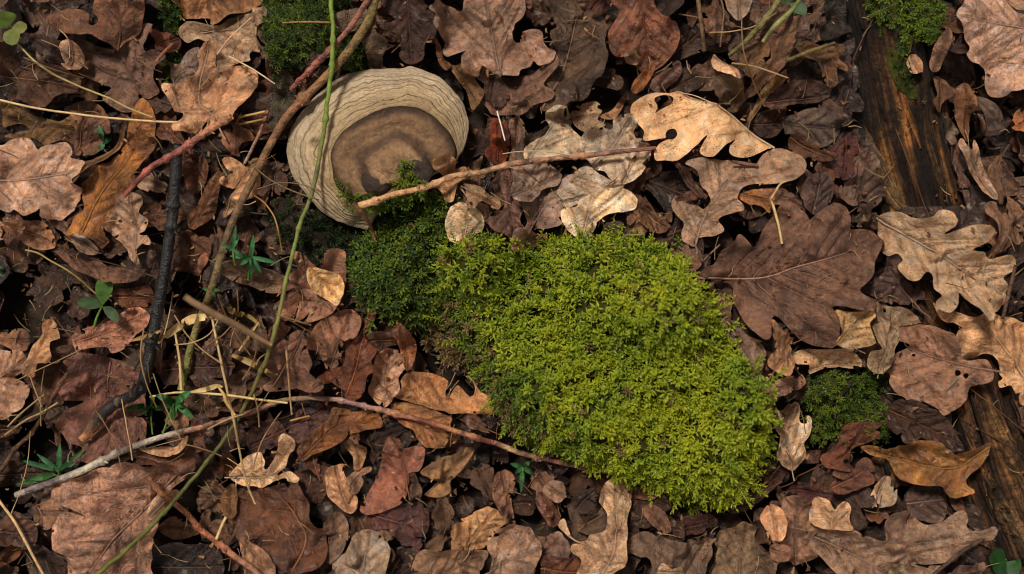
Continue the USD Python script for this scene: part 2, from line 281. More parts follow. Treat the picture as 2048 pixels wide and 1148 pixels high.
# ------------------------------------------------------------------ leaf shapes
def spline(p, step, closed=True):
    p = np.asarray(p, float)
    if closed: q = np.vstack([p[-1], p, p[0], p[1]])
    else: q = np.vstack([2 * p[0] - p[1], p, 2 * p[-1] - p[-2]])
    out = []
    for i in range(1, len(q) - 2):
        a, b, c, d = q[i - 1], q[i], q[i + 1], q[i + 2]
        n = max(1, int(np.ceil(np.linalg.norm(c - b) / step)))
        t = (np.arange(n) / n)[:, None]
        out.append(0.5 * (2 * b + (c - a) * t + (2 * a - 5 * b + 4 * c - d) * t ** 2 + (3 * b - a - 3 * c + d) * t ** 3))
    if not closed: out.append(p[-1:])
    return np.vstack(out)

def oak_outline(L, wid, lobes, depth, rng, bend=0.0):
    """an oak leaf in its own plane: stalk end at the origin, tip along +x"""
    n = 90
    def side(sg):
        u = np.linspace(0, 1, n)
        env = wid * np.clip(np.sin(np.pi * u ** 1.25) ** 0.75, 0, 1) * (0.55 + 0.5 * u)
        ph = u * lobes + rng.uniform(-0.15, 0.15)
        tri = np.abs(np.sin(np.pi * ph)) ** 0.7
        amp = depth * np.clip(1.2 - abs(0.5 - u) * 1.1, 0.3, 1)
        w = env * (1 - amp * (1 - tri)) * (1 + 0.16 * np.interp(u, np.linspace(0, 1, 6), rng.uniform(-1, 1, 6)))
        x = u * L + 0.28 * w * (tri - 0.3) * (0.6 + 0.4 * u)
        return np.stack([x, sg * (w + 0.0012)], -1)
    a, b = side(1), side(-1)
    p = np.vstack([a, b[::-1][1:]])
    p[:, 1] += bend * (p[:, 0] / L) ** 2 * L
    g = Polygon(p).buffer(0)
    if g.geom_type != 'Polygon': g = max(g.geoms, key=lambda k: k.area)
    g = g.buffer(-0.0012).buffer(0.0024).buffer(-0.0012)
    if g.geom_type != 'Polygon': g = max(g.geoms, key=lambda k: k.area)
    mid = np.stack([np.linspace(-0.14 * L, 0.97 * L, 14), np.zeros(14)], -1); mid[:, 1] = bend * np.clip(mid[:, 0] / L, 0, 1) ** 2 * L
    return np.array(g.exterior.coords)[:-1], mid

def tube(path, rad, sides=6, cap=True):
    path = np.asarray(path, float); n = len(path)
    rad = np.broadcast_to(np.asarray(rad, float), (n,))
    t = np.gradient(path, axis=0); t /= np.linalg.norm(t, axis=1, keepdims=True) + 1e-12
    up = np.array([0, 0, 1.0]) if abs(t[:, 2]).mean() < 0.9 else np.array([1.0, 0, 0])
    a = np.cross(t, up); a /= np.linalg.norm(a, axis=1, keepdims=True) + 1e-12
    b = np.cross(a, t)
    ang = np.arange(sides) / sides * 2 * np.pi
    v = (path[:, None] + rad[:, None, None] * (np.cos(ang)[None, :, None] * a[:, None] + np.sin(ang)[None, :, None] * b[:, None])).reshape(-1, 3)
    i = np.arange(n - 1)[:, None] * sides; j = np.arange(sides)[None]; k = (j + 1) % sides
    f = np.concatenate([np.stack([i + j, i + sides + j, i + sides + k], -1).reshape(-1, 3), np.stack([i + j, i + sides + k, i + k], -1).reshape(-1, 3)])
    f = f[:, ::-1]
    if cap:
        c0, c1 = len(v), len(v) + 1
        v = np.vstack([v, path[0], path[-1]])
        jj = np.arange(sides); kk = (jj + 1) % sides
        f = np.vstack([f, np.stack([np.full(sides, c0), jj, kk], -1), np.stack([np.full(sides, c1), (n - 1) * sides + kk, (n - 1) * sides + jj], -1)])
    return v, f

def triangulate(poly, step, rng):
    b = []
    for ring in (poly.exterior, *poly.interiors):
        k = max(6, int(ring.length / (step * 0.8)))
        b.append(np.array([ring.interpolate(x, normalized=True).coords[0] for x in np.arange(k) / k]))
    x0, y0, x1, y1 = poly.bounds
    xs, ys = np.meshgrid(np.arange(x0, x1, step), np.arange(y0, y1, step * 0.87))
    xs = xs + (np.arange(xs.shape[0]) % 2)[:, None] * step / 2
    q = np.stack([xs.ravel(), ys.ravel()], -1) + rng.uniform(-.18, .18, (xs.size, 2)) * step
    inner = poly.buffer(-0.5 * step)
    q = q[shapely.contains_xy(inner, q[:, 0], q[:, 1])] if not inner.is_empty else q[:0]
    bb = np.vstack(b)
    p = np.vstack([bb, q]); f = Delaunay(p).simplices
    c = p[f].mean(1)
    f = f[shapely.contains_xy(poly, c[:, 0], c[:, 1])]
    e1, e2 = p[f[:, 1]] - p[f[:, 0]], p[f[:, 2]] - p[f[:, 0]]
    s = e1[:, 0] * e2[:, 1] - e1[:, 1] * e2[:, 0]
    f = f[np.abs(s) > 1e-12]; s = s[np.abs(s) > 1e-12]
    f[s < 0] = f[s < 0][:, ::-1]
    return p, f, len(bb)

def seg_dist(p, line):
    d = np.full(len(p), 9.0); along = np.zeros(len(p)); base = 0.0
    for a, b in zip(line[:-1], line[1:]):
        ab = b - a; L2 = ab @ ab + 1e-12
        t = np.clip((p - a) @ ab / L2, 0, 1)
        e = np.linalg.norm(p - (a + t[:, None] * ab), axis=1)
        up = e < d; d[up] = e[up]; along[up] = base + t[up] * math.sqrt(L2); base += math.sqrt(L2)
    return d, along, base

def solid_sheet(p3, f, thick):
    """a sheet with an upper side, a lower side and a rim of its own vertices"""
    n = len(p3)
    e = np.sort(np.vstack([f[:, [0, 1]], f[:, [1, 2]], f[:, [2, 0]]]), axis=1)
    d = np.vstack([f[:, [0, 1]], f[:, [1, 2]], f[:, [2, 0]]])
    key = e[:, 0].astype(np.int64) * n + e[:, 1]
    _, idx, cnt = np.unique(key, return_index=True, return_counts=True)
    bd = d[idx[cnt == 1]]
    low = p3 - [0, 0, thick]
    v = np.vstack([p3, low, p3, low])
    rim = np.vstack([np.stack([bd[:, 1] + 2 * n, bd[:, 0] + 2 * n, bd[:, 0] + 3 * n], -1), np.stack([bd[:, 1] + 2 * n, bd[:, 0] + 3 * n, bd[:, 1] + 3 * n], -1)])
    return v, np.vstack([f, f[:, ::-1] + n, rim]), np.concatenate([np.arange(n)] * 4)

LEAVES = []          # finished things: dict(ident, prim maker)
IDENT = [0]
def drape(outline, mid, hexc, label, rng, cup=0.0, bend=0.0, wr=1.0, edge=1.0, lift=0.0, tipup=0.0, wet=0.3, spk=0.35, mot=0.8, holes=(), firm=85, thick=0.00045, step=None, quilt=1.0, name='oak_leaf', rough=0.0, over=0, stalk=True, category='leaf', group=None, filler=False, roll=0.0, veinlight=None, mat='dead_leaf', tint=None, tears=1.0, bright=.82):
    """lays one leaf on the pile: outline, midrib and holes in world metres; returns the record from which the prims are written"""
    global H
    poly = Polygon(outline).buffer(0)
    if poly.geom_type != 'Polygon': poly = max(poly.geoms, key=lambda k: k.area)
    nbite = rng.poisson((2.4 if filler else 1.6) * tears) if mat == 'dead_leaf' and poly.area > 3e-4 else 0
    for b in range(nbite):                                    # bites and tears in the margin
        a = rng.uniform(0, poly.exterior.length); c0 = poly.exterior.interpolate(a); c1 = poly.centroid
        rr_ = rng.uniform(.0012, .0045 if filler else .0028); k = rng.uniform(0, .12)
        cx, cy = c0.x + (c1.x - c0.x) * k, c0.y + (c1.y - c0.y) * k
        an = np.sort(rng.uniform(0, 6.283, 9)); ra = rr_ * rng.uniform(.5, 1.4, 9)
        g = poly.difference(Polygon(np.column_stack([cx + np.cos(an) * ra, cy + np.sin(an) * ra])).buffer(0))
        if g.geom_type != 'Polygon': g = max(g.geoms, key=lambda k: k.area)
        if g.area > .7 * poly.area: poly = g
    for b in range(rng.poisson(.8 * tears) if nbite else 0):          # slits torn into the blade
        c0 = poly.exterior.interpolate(rng.uniform(0, poly.exterior.length)); c1 = poly.centroid
        d_ = np.array([c1.x - c0.x, c1.y - c0.y]); an = rng.normal(0, .45); d_ = np.array([d_[0] * math.cos(an) - d_[1] * math.sin(an), d_[0] * math.sin(an) + d_[1] * math.cos(an)])
        sd_ = np.array([-d_[1], d_[0]]) / (np.linalg.norm(d_) + 1e-9) * rng.uniform(.0009, .0022); a0 = np.array([c0.x, c0.y]) - d_ * .1; dep = rng.uniform(.25, .7)
        mid_ = a0 + d_ * dep * .55 + sd_ * rng.normal(0, .8)
        g = poly.difference(Polygon([a0 + sd_, mid_ + sd_ * .5, a0 + d_ * dep, mid_ - sd_ * .5, a0 - sd_]).buffer(0))
        if g.geom_type != 'Polygon': g = max(g.geoms, key=lambda k: k.area)
        if g.area > .75 * poly.area: poly = g
    for h in holes:
        poly = poly.difference(Polygon(h).buffer(0))
        if poly.geom_type != 'Polygon': poly = max(poly.geoms, key=lambda k: k.area)
    size = math.sqrt(poly.area)
    step = step or float(np.clip(size / 26, 0.0012, 0.0018))
    p, f, nb = triangulate(poly, step, rng)
    if len(f) < 4: return None
    x, y = p[:, 0], p[:, 1]
    if mid is None:
        c = np.array(outline); c0 = c.mean(0); uu, ss, vt = np.linalg.svd(c - c0, full_matrices=False)
        pr = (c - c0) @ vt[0]; a, b = c0 + vt[0] * pr.min() * 0.97, c0 + vt[0] * pr.max() * 0.97
        mid = np.array([a, (a + b) / 2 + rng.normal(0, .03, 2) * size, b])
    mid = spline(mid, 0.004, closed=False)
    dm, am, Lm = seg_dist(p, mid)
    bd = np.array([poly.boundary.distance(Point(*q)) for q in p]) if len(p) < 60 else shapely.distance(shapely.points(p), poly.boundary)
    # side veins: from the midrib out towards the edge
    veins = []
    nv = int(np.clip(Lm / 0.011, 3, 8)) if size > 0.022 else 0
    tg = np.gradient(mid, axis=0); tg /= np.linalg.norm(tg, axis=1, keepdims=True) + 1e-12
    for sgn in (1, -1):
        for k in range(nv):
            i = int(np.clip((0.16 + 0.74 * (k + 0.5 * (sgn > 0) * 0.6) / nv) * len(mid), 1, len(mid) - 2))
            ang = sgn * math.radians(rng.uniform(38, 55))
            ca, sa = math.cos(ang), math.sin(ang)
            d = np.array([tg[i, 0] * ca - tg[i, 1] * sa, tg[i, 0] * sa + tg[i, 1] * ca])
            if not poly.contains(Point(*mid[i])): continue
            ray = LineString([mid[i], mid[i] + d * 0.15]).intersection(poly)
            if ray.geom_type != 'LineString': ray = min(getattr(ray, 'geoms', []), key=lambda g: g.distance(Point(*mid[i])), default=None)
            if ray is None or ray.geom_type != 'LineString' or ray.length < 0.008: continue
            ln = ray.length * 0.88
            q = np.linspace(0, 1, 7)[:, None]
            side = np.array([-d[1], d[0]]) * -sgn
            veins.append(mid[i] + d * ln * q + side * ln * 0.09 * q ** 2 + 0)
    dv = dm.copy()
    for vn in veins: dv = np.minimum(dv, seg_dist(p, vn)[0])
    vein = np.clip(1 - dm / 0.0022, 0, 1) + 0.9 * np.clip(1 - dv / 0.0017, 0, 1)
    vein = np.clip(vein, 0, 1)
    u = am / max(Lm, 1e-6)
    # the leaf's own form
    cup = cup + rng.normal(.001, .0045) * min(1.0, size / .06)
    s1, s2, s3 = (rng.integers(0, 9999) for _ in range(3))
    wmax = max(np.percentile(dm, 97), 1e-4)
    form = cup * (np.minimum(dm, wmax) / wmax) ** 2 + bend * 4 * (u - 0.5) ** 2 + tipup * np.clip(u - 0.35, 0, 1) ** 1.5
    if roll: form = form + roll * np.sqrt(np.clip(1 - (dm / (wmax * 1.05)) ** 2, 0, 1))
    small = min(1.0, size / 0.045); crease = rng.uniform(.4, 1.5)
    form = form + wr * (0.020 * nz(x, y, 34, s1, 2) + 0.007 * nz(x, y, 120, s2, 2) - 0.012 * crease * np.abs(nz(x, y, 55, s3, 2))) * small
    form = form + edge * np.exp(-bd / 0.007) * 0.070 * nz(x, y, 48, s3 + 1, 2) * small
    form = form + quilt * 0.0017 * (np.clip(dv / 0.0055, 0, 1) ** 0.7 - 0.5)
    if rough: form = form + rough * (nz(x, y, 220, s2, 3) + 0.6 * nz(x, y, 90, s1, 2))
    # what lies underneath
    js, is_ = window(x, y, 0.03)
    S = H[js, is_]; sub = (GXX[js, is_], GYY[js, is_])
    msk = shapely.contains_xy(poly.buffer(0.003), sub[0].ravel(), sub[1].ravel()).reshape(S.shape).astype(float)
    sig = float(np.clip(size * 0.30, 0.004, 0.014)) / RES
    Zb = gaussian_filter(S * msk, sig) / np.maximum(gaussian_filter(msk, sig), 1e-3)
    Sm = maximum_filter(S, size=3)
    def at(A): return map_coordinates(A, [(y - sub[1][0, 0]) / RES, (x - sub[0][0, 0]) / RES], order=1, mode='nearest')
    z0, sv = at(Zb), at(Sm)
    z = z0 + form
    z = z + np.percentile(sv - z, firm) + lift
    hard = sv + 0.0006
    z = np.maximum(z, hard)
    for it in range(2):                     # even out the tents, then clear what still sticks through
        acc = np.zeros(len(z)); cnt = np.zeros(len(z))
        for a, b in ((0, 1), (1, 2), (2, 0)):
            np.add.at(acc, f[:, a], z[f[:, b]]); np.add.at(cnt, f[:, a], 1); np.add.at(acc, f[:, b], z[f[:, a]]); np.add.at(cnt, f[:, b], 1)
        z = np.maximum(0.45 * z + 0.55 * acc / np.maximum(cnt, 1), hard)
    p3 = np.column_stack([x, y, z])
    IDENT[0] += 1; ident = IDENT[0]
    tree = cKDTree(p)
    def onleaf(q, up):
        dd, kk = tree.query(q, k=min(4, len(p)))
        w = 1 / (dd + 1e-5); zz = (z[kk] * w).sum(1) / w.sum(1)
        return np.column_stack([q, zz + up])
    base_t = lin(hexc) if tint is None else tint
    l0 = float(base_t @ [0.3, 0.6, 0.1]); base_t = base_t * np.clip(l0 / 0.155, .25, 2.2) ** 0.30
    base_t = base_t * (bright if filler else 1.2) * np.array([.935, .925, .90]) + 0.05 * float(base_t @ [0.3, 0.6, 0.1])  # lower leaves get darker tints to deepen the shade in the gaps
    rec = dict(ident=ident, p3=p3, f=f, vein=vein, bd=bd, tint=base_t, label=label, style=(min(1.0, wet * 1.5), spk, mot), thick=thick, name=name, category=category, group=group, filler=filler, size=size, area=poly.area, mat=mat, hexc=hexc)
    lum = float(base_t @ [0.3, 0.6, 0.1])
    vt = base_t * (0.45 if (lum > 0.09 if veinlight is None else not veinlight) else 1.45)
    rec['vtint'] = vt
    if stalk and size > 0.013:
        mm = mid
        q = onleaf(mm, 0.0001)
        inside = shapely.contains_xy(poly, mm[:, 0], mm[:, 1])
        run = np.maximum(sample(H, mm[:, 0], mm[:, 1]) + 0.0008, np.interp(np.arange(len(mm)), np.nonzero(inside)[0], q[inside, 2]) - 0.001) if inside.any() else q[:, 2]
        q[~inside, 2] = run[~inside]
        keep = np.ones(len(q), bool)
        if inside.any(): keep[np.nonzero(inside)[0].max() + 1:] = False
        q = q[keep]
        if len(q) > 3:
            r = np.linspace(0.00085, 0.0003, len(q)) * np.clip(size / 0.05, 0.55, 1.15)
            rec['mid'] = tube(q, r, 5)
        if size > 0.030:
            rec['veins'] = [tube(onleaf(vn, 0.00002), np.linspace(0.00030, 0.00010, len(vn)) * np.clip(size / 0.05, .7, 1.1), 3, cap=False) for vn in veins]
    stamp(p3, f, ident)
    if 'mid' in rec: stamp(*rec['mid'], ident)
    LEAVES.append(rec)
    return rec

def write_leaf(r):
    c = r['p3'].mean(0); c[2] = r['p3'][:, 2].min()
    t = thing(r['name'], r['label'], r['category'], c, r['group'])
    v, f, k = solid_sheet(r['p3'], r['f'], r['thick'])
    n = len(r['p3'])
    put(t, 'blade', v, f, r['mat'], tint=r['tint'], style=r['style'], vein=r['vein'][k])
    if 'mid' in r: put(t, 'midrib', *r['mid'], 'leaf_vein', tint=r['vtint'])
    for q in r.get('veins', ()): put(t, 'side_vein', *q, 'leaf_vein', tint=r['vtint'])

TRACED = []
def leaf(q, pts, mid, hexc, label, **o): TRACED.append((q, pts, mid, hexc, label, o))

# ------------------------------------------------------------------ the leaves that can be picked out one by one (outline, midrib, colour, look; @ stands for the place)
L = leaf
# top left
L('TL','0,415 50,420 110,455 180,470 250,490 310,460 312,520 305,575 250,560 190,580 140,555 70,560 25,548 95,515 55,490 0,500','310,520 20,470','7a5c34','olive brown wrinkled oak leaf under the pale straw at the left edge')
L('TL','330,395 380,410 420,445 450,490 450,530 420,545 400,590 370,620 320,625 308,580 320,540 310,470 270,440','320,610 370,420','8a6550','pinkish brown leaf lobe crossed by two straws @')
L('TL','0,190 60,200 120,250 200,270 270,280 330,330 325,375 260,390 200,430 120,420 50,400 0,380','0,300 320,350','5e3e28','dark brown leaf with a golden upper rim at the left edge', edge=2.2)
L('TL','320,180 345,165 400,185 450,195 500,165 545,165 570,130 610,110 650,130 640,165 600,190 610,220 660,215 690,250 640,280 625,320 640,370 590,395 555,375 545,430 500,450 450,430 400,390 430,350 410,340 380,320 330,300 320,260 345,230 325,210','570,390 500,270 440,185','7c5e4e','greyish brown lobed leaf with a dark diagonal midrib, below the broad brown leaf', wet=.5)
L('TL','460,195 420,170 380,150 330,140 270,135 225,120 203,90 215,50 255,28 310,25 345,50 352,90 375,105 392,90 388,65 375,40 395,0 405,-50 570,-60 590,0 583,60 560,115 530,140 495,165','462,195 485,100 470,-40','7e563c','broad warm brown leaf with rounded lobes at the top left', wet=.35, lift=.003)
L('TL','610,130 640,115 685,130 685,165 650,195 615,185',None,'6e3b28','small rounded dark red leaf end @', cup=-.004)
L('TL','240,185 260,158 295,165 318,205 315,250 295,280 270,278 250,250','270,280 285,165','a8866f','pale pink oval leaf lobe standing up @', cup=-.005, lift=.004)
L('TL','510,500 560,400 610,420 630,480 620,570 560,640 510,700 520,730 480,800 440,870 420,940 430,960 405,1000 385,960 340,940 300,945 290,940 320,870 350,830 340,790 320,740 350,700 420,640 470,580','345,950 400,800 540,560 590,420','a06a2a','long golden brown leaf rolled like a tube left of the black stick', roll=.014, wet=.55, edge=.4, wr=.5, lift=.002)
L('TL','505,495 515,510 440,610 370,690 330,740 320,720 345,665 420,590','330,730 505,500','80603e','narrow flat brown leaf strip along the golden rolled leaf', lift=.006)
L('TL','0,575 40,553 90,550 125,575 140,595 200,590 255,570 300,585 310,620 300,640 345,645 370,660 360,700 330,730 345,760 320,800 300,840 270,880 240,885 205,875 190,845 150,850 120,865 80,840 40,850 0,840 -60,830 -90,700 -60,590','-100,720 100,722 350,690','ac8d7a','large pale pinkish oak leaf cut by the left edge', wr=.7, lift=.003, spk=.5)
L('TL','300,955 340,940 375,960 395,1000 370,1020 330,1010',None,'a89282','small pale leaf scrap at the lower end of the golden rolled leaf')
L('TL','450,860 480,800 520,770 555,775 575,810 565,850 600,880 590,920 560,935 610,950 620,985 570,985 575,1055 540,1040 525,1000 490,970 450,940 430,910','562,1060 545,930 525,775','a08470','pale tan lobed leaf between the golden rolled leaf and the black stick', lift=.003)
L('TL','530,700 570,680 610,690 640,720 680,740 660,765 620,770 580,760 545,740',None,'8c7260','small tan leaf under the red brown twig beside the black stick')
L('TL','740,640 765,605 800,610 850,650 860,690 830,740 800,770 760,770 740,720',None,'805235','small brown cupped leaf just right of the black stick', cup=.010, wet=.5)
L('TL','755,860 790,800 830,740 880,690 900,700 890,750 870,800 850,850 800,905 765,910','770,900 890,700','7d502c','rusty brown folded leaf right of the black stick below the cupped leaf', roll=.008)
L('TL','700,950 760,920 800,940 850,960 840,1040 800,1100 750,1090 700,1050',None,'6f4a30','dull rusty leaf between the black stick and the grass whorl')
L('TL','790,1080 800,1030 830,1010 840,1040 825,1090 805,1100',None,'9a6850','small upright pinkish lobe beside the grass whorl', cup=-.003)
L('TL','890,640 920,625 960,650 985,665 1000,630 1030,630 1060,650 1050,710 1030,770 990,800 950,830 900,870 890,850 920,800 940,760 895,745 890,720 930,700 905,670','895,870 960,740 1040,640','b48d68','tan lobed leaf under the olive stem, left of the bracket fungus', lift=.002)
L('TL','1035,770 1060,730 1050,690 1080,650 1110,680 1140,700 1140,750 1110,780 1080,760 1050,785',None,'5e4034','small dark purple leaf touching the left rim of the bracket fungus')
L('TL','930,500 970,450 960,500 1010,530 1020,560 970,570 950,600 960,640 910,600 880,560 870,530','945,630 950,500','8a6248','narrow brown leaf end below the red brown twig tip')
L('TL','680,260 720,250 740,200 790,190 830,220 800,300 760,330 720,340 690,320',None,'82706a','grey lobed leaf part at the left of the stacked pale leaves', cup=-.004)
L('TL','735,110 770,95 840,105 880,100 905,65 960,50 1010,45 1050,35 1075,45 1080,75 1060,115 1060,180 1050,215 1010,210 1000,230 1005,250 960,255 930,280 890,300 880,260 850,190 800,165 750,170 720,140','800,140 930,110 1070,55','a08870','pale grey brown lobed leaf beside the top moss patch', spk=.7, lift=.003)
L('TL','670,0 715,25 730,65 760,80 800,68 835,75 850,100 900,60 950,40 1000,10 1015,-40 830,-70 680,-40','840,-60 840,80','a07852','warm tan leaf cut by the top edge left of the top moss patch')
L('TL','830,170 870,180 865,230 885,300 920,270 980,260 1020,290 1025,330 1000,390 980,440 960,490 930,500 860,500 800,525 750,535 710,530 700,505 740,480 745,460 715,455 700,420 680,390 665,370 670,340 720,345 760,330 790,300 800,260 790,215','905,560 850,460 800,400 840,180','b58e6e','pale tan oak leaf lying across the top of the black stick', lift=.004, spk=.6, over=2)
L('TL','1110,310 1150,290 1180,340 1170,400 1150,470 1110,540 1080,500 1080,430',None,'4e4434','dark weathered bark sliver beside the left of the bracket fungus', name='bark_sliver', category='bark', thick=.004, rough=.004, mat='rough_bark', stalk=False)
L('TL','1340,60 1380,40 1440,30 1500,60 1510,130 1550,160 1520,230 1530,265 1470,265 1455,190 1430,130 1350,120',None,'64503e','rough crumbly piece of bark above the bracket fungus', name='bark_piece', category='bark', thick=.006, rough=.007, mat='rough_bark', stalk=False, lift=.004)
L('TL','1560,-60 1560,0 1545,40 1580,70 1530,100 1540,125 1600,130 1605,170 1590,210 1620,240 1665,240 1690,215 1695,160 1740,140 1750,80 1720,40 1690,0 1680,-60','1630,-50 1640,230','523428','dark red brown leaf hanging from the top edge above the bracket fungus', wet=.4)
L('TL','0,890 25,900 45,940 20,960 -40,955 -40,900',None,'9a7a62','small tan scrap at the left edge below the large pale leaf')
L('TL','205,985 280,980 330,1010 390,1030 440,1060 540,1085 600,1080 560,1120 450,1130 350,1100 280,1060 230,1020','210,990 590,1090','70503c','long brown leaf edge above the green seedling')
L('TL','40,890 120,880 170,890 200,950 205,990 130,1000 90,980 60,930','50,900 200,980','a87a55','orange tan leaf below the large pale leaf at the left', wet=.6)
# top centre
L('F','1085,0 1110,50 1100,70 1112,100 1104,130 1090,165 1108,190 1080,215 1100,222 1140,210 1175,190 1190,165 1205,150 1212,120 1205,90 1212,60 1200,20 1195,-30 1090,-30','1085,218 1130,130 1165,-20','5f4834','large rounded dark brown leaf with fanned veins behind the pinkish grey leaf', wet=.55, quilt=2.2)
L('F','945,150 965,135 1000,150 1030,150 1060,150 1090,130 1110,115 1115,140 1088,172 1108,190 1095,205 1065,210 1050,225 1020,235 990,230 970,210 960,190 975,170','1020,245 1030,190 1045,120','80604f','purple brown leaf with a red midrib below the pinkish grey leaf', wet=.45)
L('F','862,28 885,14 905,22 925,30 932,5 960,-20 1030,-20 1052,12 1048,35 1030,48 1035,62 1065,55 1085,62 1090,85 1112,100 1104,125 1080,130 1068,118 1060,130 1040,140 1035,152 1012,150 985,142 965,130 958,148 945,150 928,138 925,115 935,100 915,110 895,116 885,105 890,80 872,55 875,40','1000,150 985,70 970,-15','9c7f6e','large pinkish grey lobed leaf with a small hole at the top centre', spk=.6, lift=.004, holes=['1025,62 1038,58 1048,70 1040,82 1028,80'], wet=.35, tears=0)
L('F','965,185 985,150 1005,160 1020,190 1000,215 975,200','985,152 975,205','523a2e','small dark crumpled leaf right of the bracket fungus rim', rough=.004, quilt=2)
L('F','903,140 918,140 940,150 950,165 968,190 950,225 940,215 935,190 915,165','908,142 955,215','80603c','narrow olive brown leaf curling around the right rim of the bracket fungus', cup=-.004)
L('F','875,95 885,105 890,125 905,140 895,150 880,130',None,'8a5a38','small orange brown curl touching the upper rim of the bracket fungus', roll=.004)
L('F','1020,250 1040,240 1050,262 1045,300 1050,330 1020,335 1022,290',None,'92705f','small pink leaf lobe beside the rust orange leaf', cup=-.004)
L('TL','1955,490 1990,480 2030,500 2035,590 2010,650 1960,650 1940,610 1960,580','1990,640 1995,490','98461a','bright rust orange leaf right of the bracket fungus', wet=.4)
L('F','1040,280 1080,265 1110,250 1150,270 1140,310 1110,330 1060,330 1035,320',None,'5c4c3c','dark mottled leaf in the hollow above the long tan twig', spk=.9)
L('F','1005,340 1020,345 1045,360 1050,400 1040,440 1055,470 1030,490 1010,470 985,460 980,440 1000,430 1010,400 1000,370','1010,345 1030,470','805e52','pinkish brown leaf hanging below the long tan twig', wet=.4)
L('TL','1840,740 1900,740 1960,780 2000,800 1990,840 1930,810 1900,840 1880,820 1860,780','1845,745 1990,830','957a5c','olive tan leaf between the long tan twig and the small cream leaf')
# top right
L('TR','385,130 410,90 430,40 400,0 410,-50 560,-50 560,0 590,50 625,75 660,80 680,120 670,170 650,210 610,250 560,270 520,260 490,230 500,200 460,215 420,220 395,200 383,170','500,-40 530,100 560,260','84533a','red brown blotched oak leaf at the top, right of the dark rounded leaf', wet=.6, spk=.5)
L('TR','300,20 330,-20 380,-20 390,30 350,60 310,45',None,'5c3424','small dark red leaf end at the top edge')
L('TR','440,235 470,220 500,250 490,275 450,265',None,'9a8068','tiny pale lobe below the red brown blotched leaf')
L('TR','650,320 700,280 750,290 765,330 740,360 690,370 640,365',None,'4e3626','dark round leaf above the tan holed leaf')
L('TR','550,360 560,320 620,270 660,250 680,280 660,320 620,350 580,380','555,365 665,265','6e4c42','purple brown rolled lobe above the tan holed leaf', roll=.006, wet=.6)
L('TR','480,360 490,320 530,280 560,265 560,300 530,350 500,370','485,365 555,270','9e6638','small orange rolled leaf left of the purple brown lobe', roll=.005)
L('TR','345,460 400,440 440,390 465,370 460,400 430,450 400,475','350,462 462,375','a87e5a','narrow tan folded leaf left of the tan holed leaf', roll=.004)
L('TR','810,320 850,300 920,320 940,380 910,440 850,420 820,380',None,'6e563a','dull brown leaf behind the tan holed leaf')
L('TR','900,240 930,190 1000,170 1025,190 1010,250 980,310 930,300','910,290 1000,180','705234','brown dry leaf under the olive stems at the top')
L('TR','1110,200 1180,180 1250,190 1320,180 1330,210 1310,230 1335,270 1335,290 1300,270 1310,330 1280,350 1250,310 1220,250 1150,240','1110,205 1310,270','755432','brown leaf with a jagged edge left of the rotten log', lift=.004)
L('TR','1010,400 1060,350 1120,320 1200,320 1270,370 1250,400 1150,410 1060,430','1015,405 1260,385','5e4034','flat purple brown leaf under the folded dry leaf')
L('TR','950,470 1000,450 1070,440 1100,480 1060,540 1000,550 960,510',None,'583c30','dark brown leaf behind the tip of the tan holed leaf')
L('TR','1085,480 1130,450 1200,430 1270,450 1310,490 1290,560 1230,590 1170,560 1110,540',None,'66544a','crinkled grey brown leaf with a net of ridges left of the rotten log', rough=.006, quilt=3, wet=.6)
L('TR','1090,290 1085,330 1040,370 1000,420 960,490 955,470 990,400 1010,350 1050,310','958,488 1085,300','98784f','long pale folded leaf strip pointing down to the tan holed leaf', roll=.004)
L('TR','1080,90 1110,70 1130,110 1120,180 1090,260 1040,320 980,370 920,410 915,400 960,350 1010,260 1050,180','918,408 1030,280 1110,80','74543a','long brown dry leaf folded lengthwise at the top right', roll=.010, lift=.006)
L('TR','815,240 820,200 835,190 845,220 850,250 890,290 900,320 870,310 830,280','895,315 832,195','caa888','small cream curled leaf edge above the tan holed leaf', cup=-.006, lift=.006)
L('TR','860,-30 850,30 870,70 900,98 940,50 950,-30','900,95 905,-20','907e70','pale grey leaf pointing down from the top edge')
L('TR','970,-20 1020,-20 1030,30 1000,50 980,30',None,'7e4e26','small orange brown leaf at the top edge between the olive stems')
L('TR','1270,620 1300,560 1360,545 1390,590 1360,640 1370,690 1330,720 1290,670',None,'56281c','dark red torn leaf left of the rotten log', rough=.004, wet=.7, holes=['1325,590 1350,580 1355,605 1335,615'])
L('TR','1150,760 1200,700 1260,690 1290,740 1270,820 1210,860 1160,830','1200,850 1230,700','62483f','dark purple leaf above the big dark brown oak leaf', wet=.5)
L('TR','1370,620 1410,600 1450,640 1440,690 1490,730 1505,780 1460,830 1420,800 1370,830 1320,790 1310,750 1360,700','1400,820 1415,610','73594c','mottled brown lobed leaf at the foot of the rotten log', wet=.55)
L('TR','1380,830 1410,810 1450,840 1485,880 1480,915 1440,900 1390,905 1370,870',None,'6e584a','small grey brown leaf above the corner of the big dark brown leaf', cup=.004)
L('TR','1090,560 1130,545 1180,590 1240,640 1220,665 1150,640 1100,610',None,'6e482c','rust brown leaf right of the tip of the tan holed leaf')
L('TR','650,640 720,690 760,780 740,790 690,720',None,'5c4232','narrow dark leaf under the tan holed leaf')
L('TR','480,850 520,780 545,800 580,850 600,870 640,840 640,890 610,930 560,930 510,890',None,'704e2e','brown curved leaf right of the cream white leaf', cup=.008, wet=.5)
L('TR','915,780 960,760 1030,750 1045,790 1030,850 1000,820 950,810',None,'a06e3e','small orange leaf piece under the forked straw')
